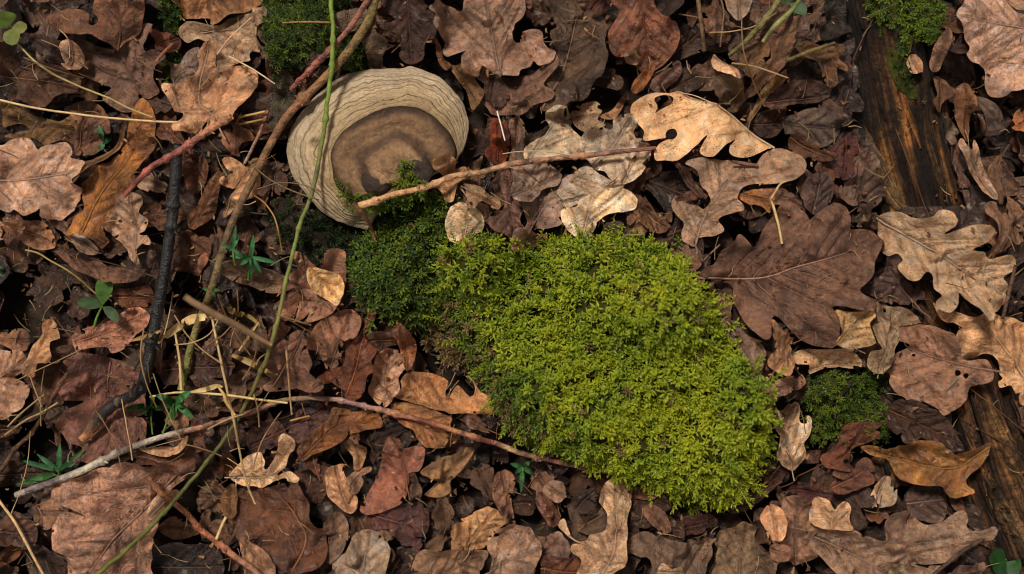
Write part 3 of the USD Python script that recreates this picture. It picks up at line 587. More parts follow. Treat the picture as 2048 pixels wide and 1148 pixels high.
L('TR','640,800 660,780 710,785 750,820 770,830 790,800 750,740 730,690 690,660 720,640 780,640 860,640 900,650 960,660 1000,620 1030,600 1080,590 1130,620 1155,660 1145,700 1100,730 1040,740 960,740 910,760 890,800 915,830 910,850 860,860 820,880 845,920 820,940 760,950 740,960 720,990 680,970 675,930 690,900 660,870 640,840','725,1020 765,880 820,780 910,670','a08570','brown lobed oak leaf with a dark midrib below the tan holed leaf', lift=.003, wet=.45, spk=.5)
L('TR','470,450 485,415 520,390 580,378 640,374 665,368 720,385 780,410 860,460 940,520 1000,570 1035,590 1010,600 960,625 900,635 865,625 862,590 890,560 840,590 800,630 760,640 738,620 745,590 775,545 720,590 690,625 650,650 600,645 570,645 560,620 580,585 615,560 525,565 520,530 490,490','1050,592 960,535 860,455 740,390 660,372','d0b08a','bright tan half folded oak leaf with two holes', holes=['565,400 600,385 640,390 638,415 600,435 570,455 580,430','610,540 625,520 650,518 655,545 635,565 612,560'], lift=.010, wr=.5, edge=.6, spk=.65, wet=.1, mot=.38, roll=.004, tears=0)
# the whitish leaves above the moss
L('TR','50,760 100,730 180,720 240,700 320,720 330,760 270,800 210,820 195,850 200,890 160,910 100,920 60,940 20,1000 0,990 10,930 60,900 40,830','35,985 110,860 190,735','98827a','grey pink leaf with a straight red midrib above the moss cushion', wet=.5)
L('TR','0,990 20,940 60,920 100,930 150,930 110,970 50,1005 10,1005',None,'96735e','small pinkish lobe resting on the upper edge of the moss cushion', over=2)
L('TR','130,460 180,430 220,440 250,470 240,510 280,560 270,620 200,640 130,640 60,650 50,600 100,560 150,520','70,640 200,440','b0a28c','pale mottled leaf with whitish patches above the long tan twig', spk=1.0, wet=.4)
L('TR','240,450 290,420 330,400 360,440 340,480 370,500 330,520 290,530 250,500',None,'a08a72','small dull tan leaf above the whitish leaf')
L('TR','270,590 285,540 330,510 390,520 400,480 450,465 490,480 480,530 510,570 550,590 545,620 530,660 490,690 450,735 400,730 360,690 330,680 300,640','310,680 400,590 470,480','b8ab9a','whitish grey leaf crossed by the long tan twig', spk=1.0, wet=.4)
L('TR','250,690 300,660 340,690 400,720 450,730 440,760 400,765 350,770 320,790 270,810 220,830 200,800 180,760 220,740','440,745 210,810','ab9b88','pale grey torn leaf between the long tan twig and the cream white leaf', spk=1.0, wet=.5, lift=.002)
L('TR','480,560 520,575 548,605 548,640 520,690 470,730 440,735 420,700 450,640','445,730 520,580','b8a894','pale grey lobe under the right end of the long tan twig', spk=.9, lift=.002)
L('TR','0,640 60,640 130,650 200,690 180,740 120,760 90,800 20,810 0,780','0,790 190,700','8e786a','pinkish grey leaf just below the middle of the long tan twig', wet=.6, quilt=2)
L('TR','195,850 205,830 250,830 270,800 330,770 350,760 420,755 480,770 505,800 490,835 440,850 380,855 350,880 330,920 300,970 270,965 230,930 205,890','278,985 300,880 335,735','d6c2a6','cream white leaf with a dark midrib touching the top of the moss cushion', over=2, spk=.6, mot=.6, lift=.003, tears=0)
L('TL','1730,650 1760,630 1800,620 1825,640 1820,670 1850,660 1890,680 1880,710 1840,720 1820,760 1810,800 1780,800 1760,760 1740,740 1770,700 1740,680','1790,800 1800,630','ae8b68','small tan lobed leaf under the left end of the long tan twig', over=2)
L('TL','1785,880 1800,840 1830,815 1865,820 1870,850 1900,840 1935,870 1935,920 1900,940 1880,970 1840,975 1800,960 1785,930','1850,980 1870,880 1850,820','d8c4a4','small bright cream leaf between the moss cushion and the long tan twig', over=2, spk=.8, lift=.003, tears=0)
L('F','872,525 880,515 893,512 903,505 903,530 910,545 905,560 895,572 885,560 873,545',None,'a07850','small tan leaf scrap lying on the moss', over=2, cup=.003, stalk=False)
# right
L('TR','1740,80 1760,40 1800,0 1830,-60 2200,-80 2200,300 2048,350 2000,370 1950,388 1900,375 1885,330 1895,280 1850,275 1800,270 1780,240 1790,210 1770,170 1755,110','2230,150 2048,120 1760,85','a88b7c','large pale pinkish leaf in the top right corner', lift=.012, wr=.6, spk=.75, wet=.12, tears=0)
L('TR','1985,0 1990,-40 2090,-40 2080,40 2020,35',None,'8a6f5a','brown leaf scrap lying on the large pale corner leaf', over=2)
L('TR','1825,410 1850,395 1900,420 1930,450 1950,500 1900,530 1860,480',None,'625046','dark grey leaf below the large pale corner leaf')
L('TR','2005,460 2048,430 2090,440 2090,520 2000,520',None,'ab7040','small orange crumpled leaf at the right edge', rough=.004)
L('TR','1765,570 1780,560 1810,590 1830,600 1840,560 1860,590 1880,650 1905,720 1915,800 1880,780 1840,720 1800,650 1770,600','1912,798 1820,600','a08674','long narrow pale leaf pointing down beside the rotten log', lift=.010, veinlight=False, wet=.15)
L('TR','1755,360 1800,340 1825,380 1820,460 1825,520 1810,570 1780,530 1760,450','1810,565 1795,350','80562f','brown rolled leaf tube right of the rotten log', roll=.007, lift=.006)
L('TR','1700,300 1730,300 1770,330 1780,380 1740,410 1735,440 1715,430 1700,390 1720,370 1705,340',None,'805c42','small ragged brown leaf below the two upright lobes', lift=.006)
L('TR','1705,230 1715,160 1740,112 1758,130 1755,200 1745,260 1715,265','1728,265 1742,118','846450','narrow upright brown lobe on the rotten log', roll=.004, lift=.010)
L('TR','1632,215 1650,187 1680,190 1700,220 1695,255 1660,265 1640,245','1690,260 1655,195','aa8668','small round tan lobe on the rotten log', cup=-.004, lift=.010)
L('TR','1910,810 1940,805 1970,840 1980,900 1970,980 1940,1040 1900,1050 1930,980 1930,900 1905,850','1905,1045 1950,930 1925,812','80604a','brown folded leaf above the grey lobed leaf at the right', roll=.006, lift=.008)
L('RM','1225,150 1260,120 1330,125 1390,165 1450,160 1500,120 1570,130 1580,190 1530,260 1600,225 1700,210 1770,240 1750,300 1670,345 1750,360 1800,400 1880,370 1940,400 1940,460 1880,500 1920,560 1920,650 1870,700 1800,670 1790,730 1740,740 1650,640 1600,590 1590,650 1550,700 1500,680 1490,640 1520,600 1480,560 1480,500 1450,470 1420,520 1350,510 1320,440 1340,400 1310,360 1260,370 1230,320 1230,280 1240,230','1215,150 1450,320 1660,465 1890,590','a99279','pale grey deeply lobed oak leaf lying on the rotten log', over=2, lift=.005, spk=.5, wet=.1, mot=.6, tears=0)
L('BR','1675,60 1700,80 1760,100 1830,120 1900,100 1960,110 2048,140 2130,180 2130,470 2048,470 2000,440 1985,390 1940,400 1950,330 1930,280 1890,270 1850,285 1800,285 1770,250 1750,190 1790,160 1720,140 1690,110','2060,400 1960,230 1830,130 1690,75','b8946f','tan lobed leaf below the pale grey lobed leaf at the right edge', lift=.004, wet=.15, spk=.5)
L('BR','1540,190 1570,155 1640,150 1700,165 1740,190 1770,250 1800,290 1870,285 1900,330 1880,370 1830,400 1800,450 1760,490 1715,510 1690,480 1640,460 1590,475 1560,440 1510,410 1500,380 1520,350 1500,330 1510,290 1590,240 1545,215','1930,335 1790,310 1600,250 1545,190','92705c','pinkish brown leaf with three small holes at the right', lift=.005, wet=.3, holes=['1757,338 1775,330 1787,340 1780,352 1762,352','1793,352 1808,340 1812,355 1803,365','1608,272 1618,268 1620,278 1611,280'], tears=0)
L('RM','160,500 130,480 180,440 230,430 260,360 330,300 380,250 450,330 500,250 560,150 600,80 660,70 720,110 770,170 830,120 900,80 960,70 1010,100 1030,150 1020,220 1100,215 1180,230 1215,290 1190,350 1180,430 1160,490 1080,540 1050,590 1120,640 1130,670 1050,690 960,675 880,670 920,760 925,850 900,900 850,905 780,890 700,850 640,790 590,740 540,720 520,760 500,830 450,840 400,790 360,700 330,620 330,540','130,505 500,505 700,440 1000,360','745646','very large dark brown oak leaf right of the moss cushion', lift=.007, quilt=2.4, wr=.8, wet=.22, veinlight=True, edge=1.2, tears=0)
L('RM','1050,580 1070,550 1130,520 1180,480 1200,350 1240,350 1290,420 1310,500 1400,560 1430,590 1420,630 1380,640 1430,720 1400,700 1330,660 1280,660 1200,640 1120,610','1440,740 1330,600 1200,440','644a42','dark purple brown leaf between the very large leaf and the pale grey lobed leaf', wet=.6)
L('RM','1150,640 1200,660 1260,670 1350,680 1430,740 1380,770 1300,790 1290,870 1240,920 1230,1000 1190,1050 1130,1050 1090,1000 1095,920 1150,900 1120,850 1100,780 1150,750','1160,1080 1200,900 1280,690','9e8a70','grey tan lobed leaf above the small moss patch at the right', spk=.7, holes=['1212,682 1230,676 1240,690 1230,705 1215,702'])
L('RM','910,690 1000,700 1100,680 1140,720 1100,760 1120,830 1140,870 1080,900 980,910 920,880 960,820 930,760','930,890 1090,700','ae9066','pale yellowish mottled leaf under the tip of the very large leaf', spk=.9)
L('RM','695,960 740,920 850,915 960,905 1040,940 1075,1000 1050,1025 960,1020 850,1040 790,1060 780,1010 710,1000','790,1045 900,1015 1060,1000','ba9c7c','cream tan lobe just above the small moss patch at the right', lift=.002)
L('RM','540,740 600,790 670,830 700,860 690,940 700,1000 660,1060 600,1050 530,1010 525,960 570,900 545,820','490,1140 600,980 700,860','a67e5a','tan ragged leaf below the very large leaf', spk=.6, holes=['670,830 685,822 695,835 685,848'])
L('RM','300,740 380,760 420,830 500,880 520,950 490,1060 520,1148 430,1100 400,980 340,860','500,1130 400,880 320,745','7e6558','pinkish grey leaf tucked against the right side of the moss cushion', quilt=2.2, wet=.6)
L('BR','1010,390 1060,360 1110,350 1140,375 1170,355 1185,380 1165,410 1120,420 1060,430 1010,425','1012,410 1160,385','92705e','small brown curled lobe left of the small moss patch')
L('BR','1000,455 1040,490 1090,490 1120,460 1150,470 1160,500 1155,540 1180,550 1185,515 1205,530 1195,590 1170,625 1180,680 1130,740 1090,720 1050,670 1060,600 1030,540','1135,780 1105,640 1060,500','c0a68a','pale cream lobed leaf against the lower right side of the moss cushion', lift=.004, spk=.6, wet=.15, tears=0)
L('BR','1320,560 1370,540 1450,535 1450,590 1410,630 1370,650 1330,720 1260,720 1240,680 1290,650 1310,600','1428,480 1390,570 1330,720','764831','red brown leaf with a long stalk below the small moss patch')
L('BR','1490,540 1540,450 1620,460 1700,500 1760,560 1780,640 1700,650 1640,600 1560,620 1530,590',None,'523624','dark hollow leaf between the golden leaf and the pinkish brown holed leaf', cup=.012)
L('BR','1280,790 1340,750 1400,710 1440,695 1460,720 1440,780 1400,800 1350,830 1300,830','1285,810 1445,715','70442f','dark red leaf left of the golden curled leaf', wet=.6)
L('BR','1090,840 1150,790 1220,790 1270,820 1240,860 1180,870 1130,830',None,'5c3026','small dark red leaf below the lower right side of the moss cushion', wet=.6)
L('BR','1600,800 1640,800 1700,800 1750,830 1740,880 1700,920 1640,930 1580,890',None,'644e46','grey brown leaf below the golden curled leaf', wet=.4)
L('BR','1800,880 1850,870 1890,900 1880,950 1830,960 1790,930',None,'443226','dark brown leaf between the broad pinkish leaf and the rotten log', cup=.006)
L('BR','1760,840 1800,820 1815,860 1790,900 1760,880',None,'75503a','small rust leaf below the golden curled leaf')
L('BR','1425,655 1460,640 1500,655 1530,640 1560,620 1650,600 1760,660 1850,630 1910,625 1890,680 1850,740 1800,780 1820,800 1780,830 1740,835 1700,790 1640,790 1560,770 1520,700 1470,690','1900,640 1760,720 1540,690 1430,655','9c7036','golden brown wet curled leaf beside the lower rotten log', wet=.8, cup=.012, lift=.006, rough=.0015, quilt=2, tears=0)
L('BR','1410,830 1440,790 1490,757 1515,765 1515,795 1540,800 1530,845 1500,870 1440,870','1420,870 1500,765','aa957e','pale grey upright lobe below the golden curled leaf', lift=.005, cup=-.004)
# bottom right
L('BR','790,1148 830,1070 820,1010 880,970 940,940 985,960 970,1000 990,1040 1040,1040 1035,1148 1030,1220 800,1220','900,1220 930,950','7e6852','dull olive grey leaf at the bottom edge below the moss cushion', spk=.5)
L('BR','470,990 540,970 600,1000 700,1010 800,1020 810,1070 780,1148 760,1210 560,1210 545,1080 490,1060 450,1050','660,1200 640,1000','745e4e','grey brown wrinkled leaf at the bottom edge right of the pale curled leaf', wet=.4)
L('BR','640,980 680,910 780,900 820,950 760,970',None,'552f1e','dark rust leaf under the bottom tip of the moss cushion')
L('BR','520,900 560,870 610,900 640,960 620,990 570,960',None,'82604d','small brown leaf below the left of the moss cushion tip')
L('BR','470,830 520,800 580,820 560,850 490,850',None,'7f5445','small reddish leaf under the lower edge of the moss cushion')
L('BR','580,1180 585,1115 610,1105 640,1125 680,1130 690,1180',None,'b89e84','small pale leaf end at the bottom edge', lift=.003)
L('BR','1195,1000 1240,975 1350,970 1420,990 1475,1000 1475,940 1510,895 1560,885 1600,910 1640,940 1700,930 1740,900 1790,890 1800,960 1890,940 1895,990 1840,1010 1800,1050 1740,1090 1680,1148 1640,1200 1340,1200 1300,1148 1220,1050','1200,1010 1400,1090 1560,1180','907664','broad pinkish grey leaf along the bottom edge', wr=.8, spk=.8, wet=.2, lift=.003)
L('BR','1690,1148 1740,1110 1800,1090 1880,1090 1900,1148 1890,1210 1700,1210',None,'8e7064','pinkish leaf at the bottom edge right of the broad pinkish grey leaf')
L('BR','1500,1110 1540,1100 1570,1125 1590,1148 1600,1190 1510,1190',None,'8f7e66','small olive tan leaf at the bottom edge under the broad pinkish leaf', over=2)
L('BR','1000,930 1030,880 1075,880 1090,840 1130,825 1180,870 1190,930 1215,965 1200,1010 1210,1080 1150,1120 1100,1090 1040,1080 1040,1040 1060,1010 1025,1000 1015,965','1140,1110 1130,840','8e6e5a','brown lobed leaf right of the bottom tip of the moss cushion', wet=.4, quilt=1.8)
L('BR','1000,930 1030,882 1080,890 1095,940 1075,1000 1030,1000 1012,960',None,'ba8f6e','small peach coloured lobe on the brown lobed leaf by the moss tip', lift=.003)  # lit part of the leaf beneath, its light put into a paler tint
L('BR','1040,1030 1110,1040 1120,1090 1070,1100 1035,1080',None,'926a54','small pinkish tan leaf under the brown lobed leaf')
L('BR','1190,935 1200,860 1225,838 1260,850 1285,890 1300,875 1325,858 1350,880 1355,930 1345,968 1290,965 1230,960','1270,970 1280,900','be9c7a','pale tan leaf with two upright lobes above the broad pinkish leaf', cup=-.004, lift=.006, spk=.7, tears=0)
# bottom centre
L('BR','0,960 60,950 100,980 200,990 230,1050 200,1080 120,1080 60,1148 50,1200 -60,1200 -80,1080','30,1190 60,960','92766a','pink grey leaf at the bottom edge left of the rust leaf', wet=.4)
L('BR','120,1080 200,1075 290,1090 270,1148 260,1200 140,1200',None,'703f1c','rust brown leaf at the bottom edge left of the pale curled leaf', wet=.5)
L('BR','240,830 290,800 330,790 340,860 290,900 250,880',None,'55423a','small dark leaf left of the pale curled leaf')
L('F','1074,985 1095,980 1105,1005 1120,1035 1125,1055 1105,1060 1085,1035 1072,1010','1080,985 1115,1055','825440','narrow rusty leaf below the green grass sprig', roll=.004, wet=.6)
L('F','1085,975 1105,958 1125,965 1132,990 1115,1005 1095,990',None,'8e7464','small grey lobe between the green sprig and the pale curled leaf', cup=-.003)
L('F','1025,1000 1045,985 1070,1000 1065,1025 1040,1030 1025,1020',None,'50361f','dark oval leaf below the green grass sprig', cup=.004)
L('BR','270,930 340,870 380,900 385,950 330,980 300,985 260,970',None,'604a34','dark inside of a cupped leaf in the curl of the pale leaf', cup=.006)
L('BR','190,965 215,940 240,1005 290,1010 310,985 340,975 365,955 375,900 345,850 370,800 400,770 440,780 470,840 475,870 455,920 455,980 445,1040 440,1100 400,1148 390,1200 270,1200 260,1148 275,1090 235,1060 245,1030 300,1025 260,1022 200,985','330,1190 400,1040 420,780','b89c80','pale tan curled leaf with dark specks at the bottom centre', spk=.9, lift=.006, wet=.15, tears=0)
L('F','906,1051 934,1034 969,1013 994,1016 1011,1044 994,1062 973,1096 945,1100 910,1100','930,1095 990,1020','b68f66','tan leaf with pale blotches at the bottom centre', spk=.7)
L('F','990,945 1015,940 1030,960 1022,1000 1030,1045 1020,1050 1000,1015 985,985','1005,942 1025,1045','906a55','long pinkish leaf just left of the green grass sprig', roll=.004)
L('F','973,1096 987,1072 1014,1051 1042,1051 1063,1055 1084,1096 1074,1124 1067,1148 1060,1180 970,1180 983,1124','960,1150 1080,1095','957a68','pink grey ragged leaf at the bottom edge with a long midrib')
L('F','820,1148 835,1105 860,1090 905,1100 945,1100 975,1105 960,1148 950,1180 820,1180','830,1170 960,1120','8c705a','dull brown leaf at the bottom edge below the blotched tan leaf')
L('BL','1690,730 1740,690 1800,670 1870,640 1900,645 1880,690 1830,750 1800,780 1800,820 1760,840 1700,830 1750,790 1720,760','1700,830 1890,650','90704c','olive tan leaf with a pale edge below the long spotted twig', cup=-.005)
L('BL','1470,900 1540,885 1620,870 1700,880 1720,940 1690,1030 1640,1040 1600,1020 1560,960 1500,960',None,'623a35','dark wine red crumpled leaf at the bottom centre', rough=.005, wet=.7)
L('BL','1445,870 1490,800 1520,720 1530,650 1560,590 1600,640 1700,630 1700,680 1680,730 1640,740 1640,780 1620,850 1560,880 1500,900 1460,895','1640,850 1600,640','945f4a','glossy pinkish brown leaf below the long spotted twig', wet=.85, quilt=2.2)
L('BL','1380,1060 1420,990 1480,970 1540,1000 1560,1050 1540,1148 1530,1200 1320,1200 1320,1148 1340,1080','1440,1190 1480,980','928070','greyish tan leaf at the bottom edge left of the wine red leaf', wet=.35)
L('BL','1290,960 1330,900 1380,930 1400,1000 1370,1050 1310,1100 1300,1020','1310,1090 1350,910','806857','narrow grey brown leaf right of the large dark glossy leaf')
L('BL','900,890 940,830 980,800 1040,800 1100,790 1160,775 1210,790 1240,840 1255,900 1290,950 1330,920 1310,990 1320,1050 1290,1100 1200,1120 1130,1090 1060,1060 1000,1020 930,990 905,960','1180,1130 1230,980 1100,800','6a4228','large dark glossy leaf with orange patches at the lower left', wet=.85, cup=.006, quilt=1.8)
L('BL','950,1020 1000,1040 1060,1080 1100,1120 1090,1190 1000,1190',None,'94745a','brown leaf scrap at the bottom edge by the red brown twig end')
L('BL','860,890 880,840 920,790 945,830 950,890 930,925 880,910','915,925 920,800','7e5a34','small olive brown lobe left of the large dark glossy leaf', cup=-.004)
L('BL','885,730 895,670 930,650 955,680 950,720 910,760',None,'6e3e1e','small rust lobe left of the pale forked leaf', cup=-.003)
L('BL','1300,740 1330,715 1380,720 1370,745 1400,790 1430,860 1415,900 1385,905 1340,860 1320,830 1310,780','1400,895 1340,725','bc926f','small pinkish tan lobed leaf right of the pale forked leaf', lift=.003)
L('BL','1380,770 1430,740 1480,725 1480,745 1440,770 1450,790 1420,830 1390,790',None,'a0806a','small curled tan leaf between the pinkish tan lobe and the glossy leaf', roll=.003)
L('BL','1380,640 1400,600 1430,580 1460,620 1475,650 1450,720 1420,730 1410,680',None,'94704e','small brown curled lobe above the glossy pinkish brown leaf', roll=.004)
# lower left
L('BL','640,300 700,250 800,260 900,270 950,310 900,380 800,400 760,360 700,390 640,400 610,350',None,'5a3c2c','dark dull leaf behind the dry straws left of centre')
L('BL','440,30 520,0 610,0 610,70 560,80 500,80',None,'724626','rust brown leaf left of the black stick above the shiny leaf')
L('BL','290,290 340,260 400,270 440,290 500,300 545,330 555,380 500,400 560,430 590,520 600,600 540,650 450,680 380,690 320,680 340,640 270,610 235,560 260,500 330,460 260,440 240,400 260,360 300,320','430,300 420,450 470,670','80574a','large red brown leaf with fanned veins under the end of the black stick', quilt=2.6, wet=.4)
L('BL','320,190 370,160 440,130 500,95 560,80 600,110 590,160 550,190 500,250 450,262 420,240 340,245 318,215','330,220 590,110','b07e68','shiny pinkish leaf under the green seedling', wet=.95)
L('BL','0,190 50,170 100,165 130,200 120,250 80,260 40,240 0,230 -40,210',None,'8e664c','brown lobe at the left edge beside the tan lobed leaf')
L('BL','0,260 60,260 80,300 60,350 40,370 105,400 110,440 80,490 30,530 0,525 -60,500 -60,280','-50,400 70,300','a2806a','pinkish tan leaf cut by the left edge in the lower half')
L('BL','130,150 165,130 200,160 225,210 195,220 215,270 205,300 165,300 150,350 110,358 85,340 110,290 130,240 150,200','100,355 160,240 165,140','a07a56','tan lobed leaf standing by the left edge below the seedling', lift=.004)
L('BL','0,700 60,690 150,720 200,700 220,760 120,800 60,800 0,790',None,'503626','dark brown leaf at the left end of the grey twig')
L('BL','0,930 80,900 150,950 140,1030 60,1030 0,1020',None,'60402e','dark brown leaf at the left edge behind the tan straw')
L('BL','140,880 200,860 260,900 220,960 160,960',None,'7e604e','small brown leaf left of the broad pinkish tan leaf')
L('BL','0,1060 60,1030 60,1080 20,1110 -40,1110',None,'84542f','small rust scrap near the bottom left corner')
L('BL','140,1000 220,1040 270,1080 270,1148 260,1200 150,1200 100,1080',None,'4a3222','very dark leaf in the bottom left corner')
L('BL','640,960 700,920 760,950 790,990 740,1010 680,1000',None,'8e6e56','dim tan leaf right of the olive stem at the lower left')
L('BL','620,1030 720,1010 850,1030 900,1080 900,1148 880,1200 600,1200',None,'40302a','very dark leaf at the bottom edge left of the red brown twig')
L('BL','215,800 260,770 340,755 420,715 500,695 560,690 600,720 680,700 720,760 690,800 660,830 640,900 630,980 590,1050 575,1148 570,1210 270,1210 270,1148 275,1070 220,1040 210,970 250,900 285,880 230,860','700,740 600,860 440,1030 330,1200','a07a66','broad pinkish tan oak leaf at the lower left', lift=.003, wet=.6, spk=.6, wr=1.2, mot=1.1, cup=-.006)
L('BL','570,650 620,640 690,650 740,620 770,580 800,510 830,520 860,560 830,590 830,640 780,670 770,730 720,760 680,730 620,700 560,690','570,670 700,690 820,530','70482f','brown folded leaf over the top of the broad pinkish tan leaf', roll=.006, lift=.004)
L('BL','570,645 640,640 700,640 740,600 760,590 750,630 710,665 650,680 600,665','572,648 755,600','be9f82','pale rolled leaf rim under the grey twig at the lower left', roll=.004)
L('BL','605,900 620,850 660,820 690,830 680,870 640,915 610,920','612,915 680,830','be9f82','pale oval lobe beside the olive stem at the lower left', cup=-.003, lift=.003)
L('BL','980,610 1000,565 1090,530 1160,575 1200,490 1290,475 1340,480 1300,540 1230,600 1180,640 1100,640 1050,665 1000,665','1000,640 1300,490','60403a','dark purple wet leaf under the grey twig above the pale forked leaf', wet=.9)
L('BL','1340,480 1420,495 1480,480 1520,515 1528,555 1490,570 1420,575 1385,600 1330,640 1260,670 1215,690 1200,640 1260,570 1320,520','1210,685 1350,560 1510,530','925f2c','amber brown wet leaf right of the dark purple wet leaf', wet=.9, spk=.6)
L('BL','910,755 940,720 1000,670 1040,658 1060,680 1062,720 1085,710 1110,660 1130,590 1160,580 1195,600 1190,640 1160,670 1140,720 1110,755 1160,740 1195,770 1180,780 1130,770 1080,785 1030,805 970,805 930,785','890,768 1050,765 1180,720','ccad8c','pale forked leaf with dark specks at the lower left of centre', lift=.006, spk=.9, wet=.1, mot=.6, tears=0)
# centre left, around the dry grass
L('F','440,540 470,520 510,530 545,545 565,555 560,575 545,587 520,585 495,572 460,560','555,570 450,545','8a7562','grey tan leaf under the green grass whorl')
L('BL','1060,330 1100,260 1160,200 1220,170 1240,240 1260,300 1250,340 1300,390 1290,410 1240,420 1180,410 1120,420 1060,420 1030,410 1080,370','1235,165 1170,290 1090,400','845f4c','broad brown leaf below the leaf with the cream patch', wet=.5)
L('BL','1250,200 1275,150 1330,110 1400,90 1440,130 1430,190 1380,230 1360,290 1330,330 1300,310 1280,270 1250,240 1240,210','1320,320 1400,110','906852','brown leaf with pointed lobes just below the cream patch', wet=.4)
L('BL','1475,185 1530,175 1590,190 1600,230 1560,240 1500,260 1480,220',None,'62412a','dark brown lobe beside the brown tuft of dead moss')
L('BL','1560,480 1600,460 1690,470 1760,500 1810,520 1800,560 1830,610 1800,640 1740,645 1690,620 1650,570 1600,540','1570,490 1810,620','94683f','tan brown leaf under the long spotted twig', wet=.4)
L('BL','1605,370 1640,340 1700,345 1750,355 1790,380 1780,420 1800,440 1830,400 1880,440 1900,400 1860,360 1810,350 1850,333 1890,370 1920,410 1970,440 1995,490 1900,500 1820,500 1740,490 1650,460 1600,450 1570,430 1610,400','1995,505 1800,495 1610,440','ae7e50','tan wavy leaf left of the lower moss cushion edge', lift=.003, wet=.5)
L('BL','1520,260 1570,245 1610,270 1625,320 1605,350 1610,400 1580,440 1545,475 1500,450 1475,410 1490,360 1500,300','1540,470 1560,255','a88672','pinkish tan lobed leaf right of the deep red leaf', lift=.003, spk=.7)
L('BL','1590,150 1605,138 1640,180 1662,230 1655,280 1630,340 1610,310 1600,250 1590,200','1628,335 1605,145','925a2e','upright orange brown lobe beside the dead moss', cup=-.004, lift=.006, wet=.7)
L('BL','1460,150 1470,90 1490,90 1500,120 1470,170 1470,210 1510,245 1505,270 1490,300 1500,330 1470,360 1460,420 1420,450 1380,450 1370,400 1290,370 1310,330 1370,310 1400,240 1440,190','1382,440 1430,310 1480,95','76401e','deep red brown glossy leaf with a long thin tip', wet=.8, lift=.002)
L('F','599,533 592,502 613,509 627,526 652,537 655,509 672,498 693,509 688,575 676,617 638,641 599,643 571,634 557,606 570,565 585,547','665,620 630,580 600,510','98705a','brown leaf carrying a cream coloured crumbly patch', lift=.004)

# ------------------------------------------------------------------ rotten log
def along(pts, step_px=5):
    return spline(P('F', pts), step_px, closed=False)
ax = along('1725,-200 1750,-80 1768,0 1798,150 1826,300 1866,450 1915,620 1965,800 2012,950 2078,1120 2150,1300', 6)
hw = np.interp(np.arange(len(ax)), np.linspace(0, len(ax) - 1, 9), [92, 92, 96, 96, 88, 82, 80, 88, 94])
ax_w = W(ax, 0.03); tgn = np.gradient(ax_w, axis=0); tgn /= np.linalg.norm(tgn, axis=1, keepdims=True); nrm = np.column_stack([-tgn[:, 1], tgn[:, 0]])
nu, nvv = len(ax_w), 110
arc = np.concatenate([[0], np.cumsum(np.linalg.norm(np.diff(ax_w, axis=0), axis=1))])
th = np.linspace(0, 2 * np.pi, nvv)
U, TH = np.meshgrid(arc, th, indexing='ij')
co, si = np.cos(TH), np.sin(TH)
gr = meshkit.fbm(np.stack([U * 9, co * 7, si * 7], -1), 4, 5) - .5                  # grooves along the grain
gr2 = meshkit.fbm(np.stack([U * 22, co * 26, si * 26], -1), 3, 9) - .5
crack = -0.010 * np.exp(-((TH - (1.15 + 0.1 * np.sin(U * 9))) / 0.045) ** 2) * np.clip((U - 0.16) * 12, 0, 1) - 0.009 * np.exp(-((TH - (2.0 + 0.06 * np.sin(U * 14 + 1))) / 0.05) ** 2) * np.clip((U - 0.36) * 9, 0, 1)
rr = (hw * PX * (CAM_Z - 0.03))[:, None] * (1 + 0.22 * gr) + 0.006 * gr2 + crack
LX = ax_w[:, 0][:, None] + nrm[:, 0][:, None] * -co * rr; LY = ax_w[:, 1][:, None] + nrm[:, 1][:, None] * -co * rr
LZ = 0.014 + si * rr * 0.98
lv = np.stack([LX, LY, LZ], -1).reshape(-1, 3)
i = np.arange(nu - 1)[:, None] * nvv; j = np.arange(nvv - 1)[None]
lf = np.concatenate([np.stack([i + j, i + nvv + j, i + nvv + j + 1], -1).reshape(-1, 3), np.stack([i + j, i + nvv + j + 1, i + j + 1], -1).reshape(-1, 3)])
c0, c1 = len(lv), len(lv) + 1
lv = np.vstack([lv, [ax_w[0, 0], ax_w[0, 1], 0.006], [ax_w[-1, 0], ax_w[-1, 1], 0.006]])
jj = np.arange(nvv - 1)
lf = np.vstack([lf, np.stack([np.full(nvv - 1, c0), jj, jj + 1], -1), np.stack([np.full(nvv - 1, c1), (nu - 1) * nvv + jj + 1, (nu - 1) * nvv + jj], -1)])
tm = trimesh.Trimesh(lv, lf, process=False)
if tm.volume < 0: lf = lf[:, ::-1]
luv = np.vstack([np.stack([U, TH * 0.036], -1).reshape(-1, 2), [[0, 0], [0, 0]]])
warm = np.clip((U - 0.22) / 0.25, 0, 1)
streak = np.clip((meshkit.fbm(np.stack([U * 7, co * 5, si * 5], -1), 3, 21) - 0.52) * 8, 0, 1) * np.clip((U - 0.1) / .12, 0, 1)
ltint = np.array([0.027, 0.0135, 0.0070]) * (1 + 1.3 * warm[..., None]) + streak[..., None] * np.array([0.20, 0.090, 0.026])
ltint = np.vstack([ltint.reshape(-1, 3), [[.03, .02, .01]] * 2])
log = thing('rotten_log', 'dark rotting log with orange brown split wood along the right side', 'log', (ax_w[nu // 2, 0], ax_w[nu // 2, 1], 0))
put(log, 'trunk', lv, lf, 'rotten_wood', tint=ltint, uv=luv)
LOG_ID = -1; stamp(lv, lf, LOG_ID)
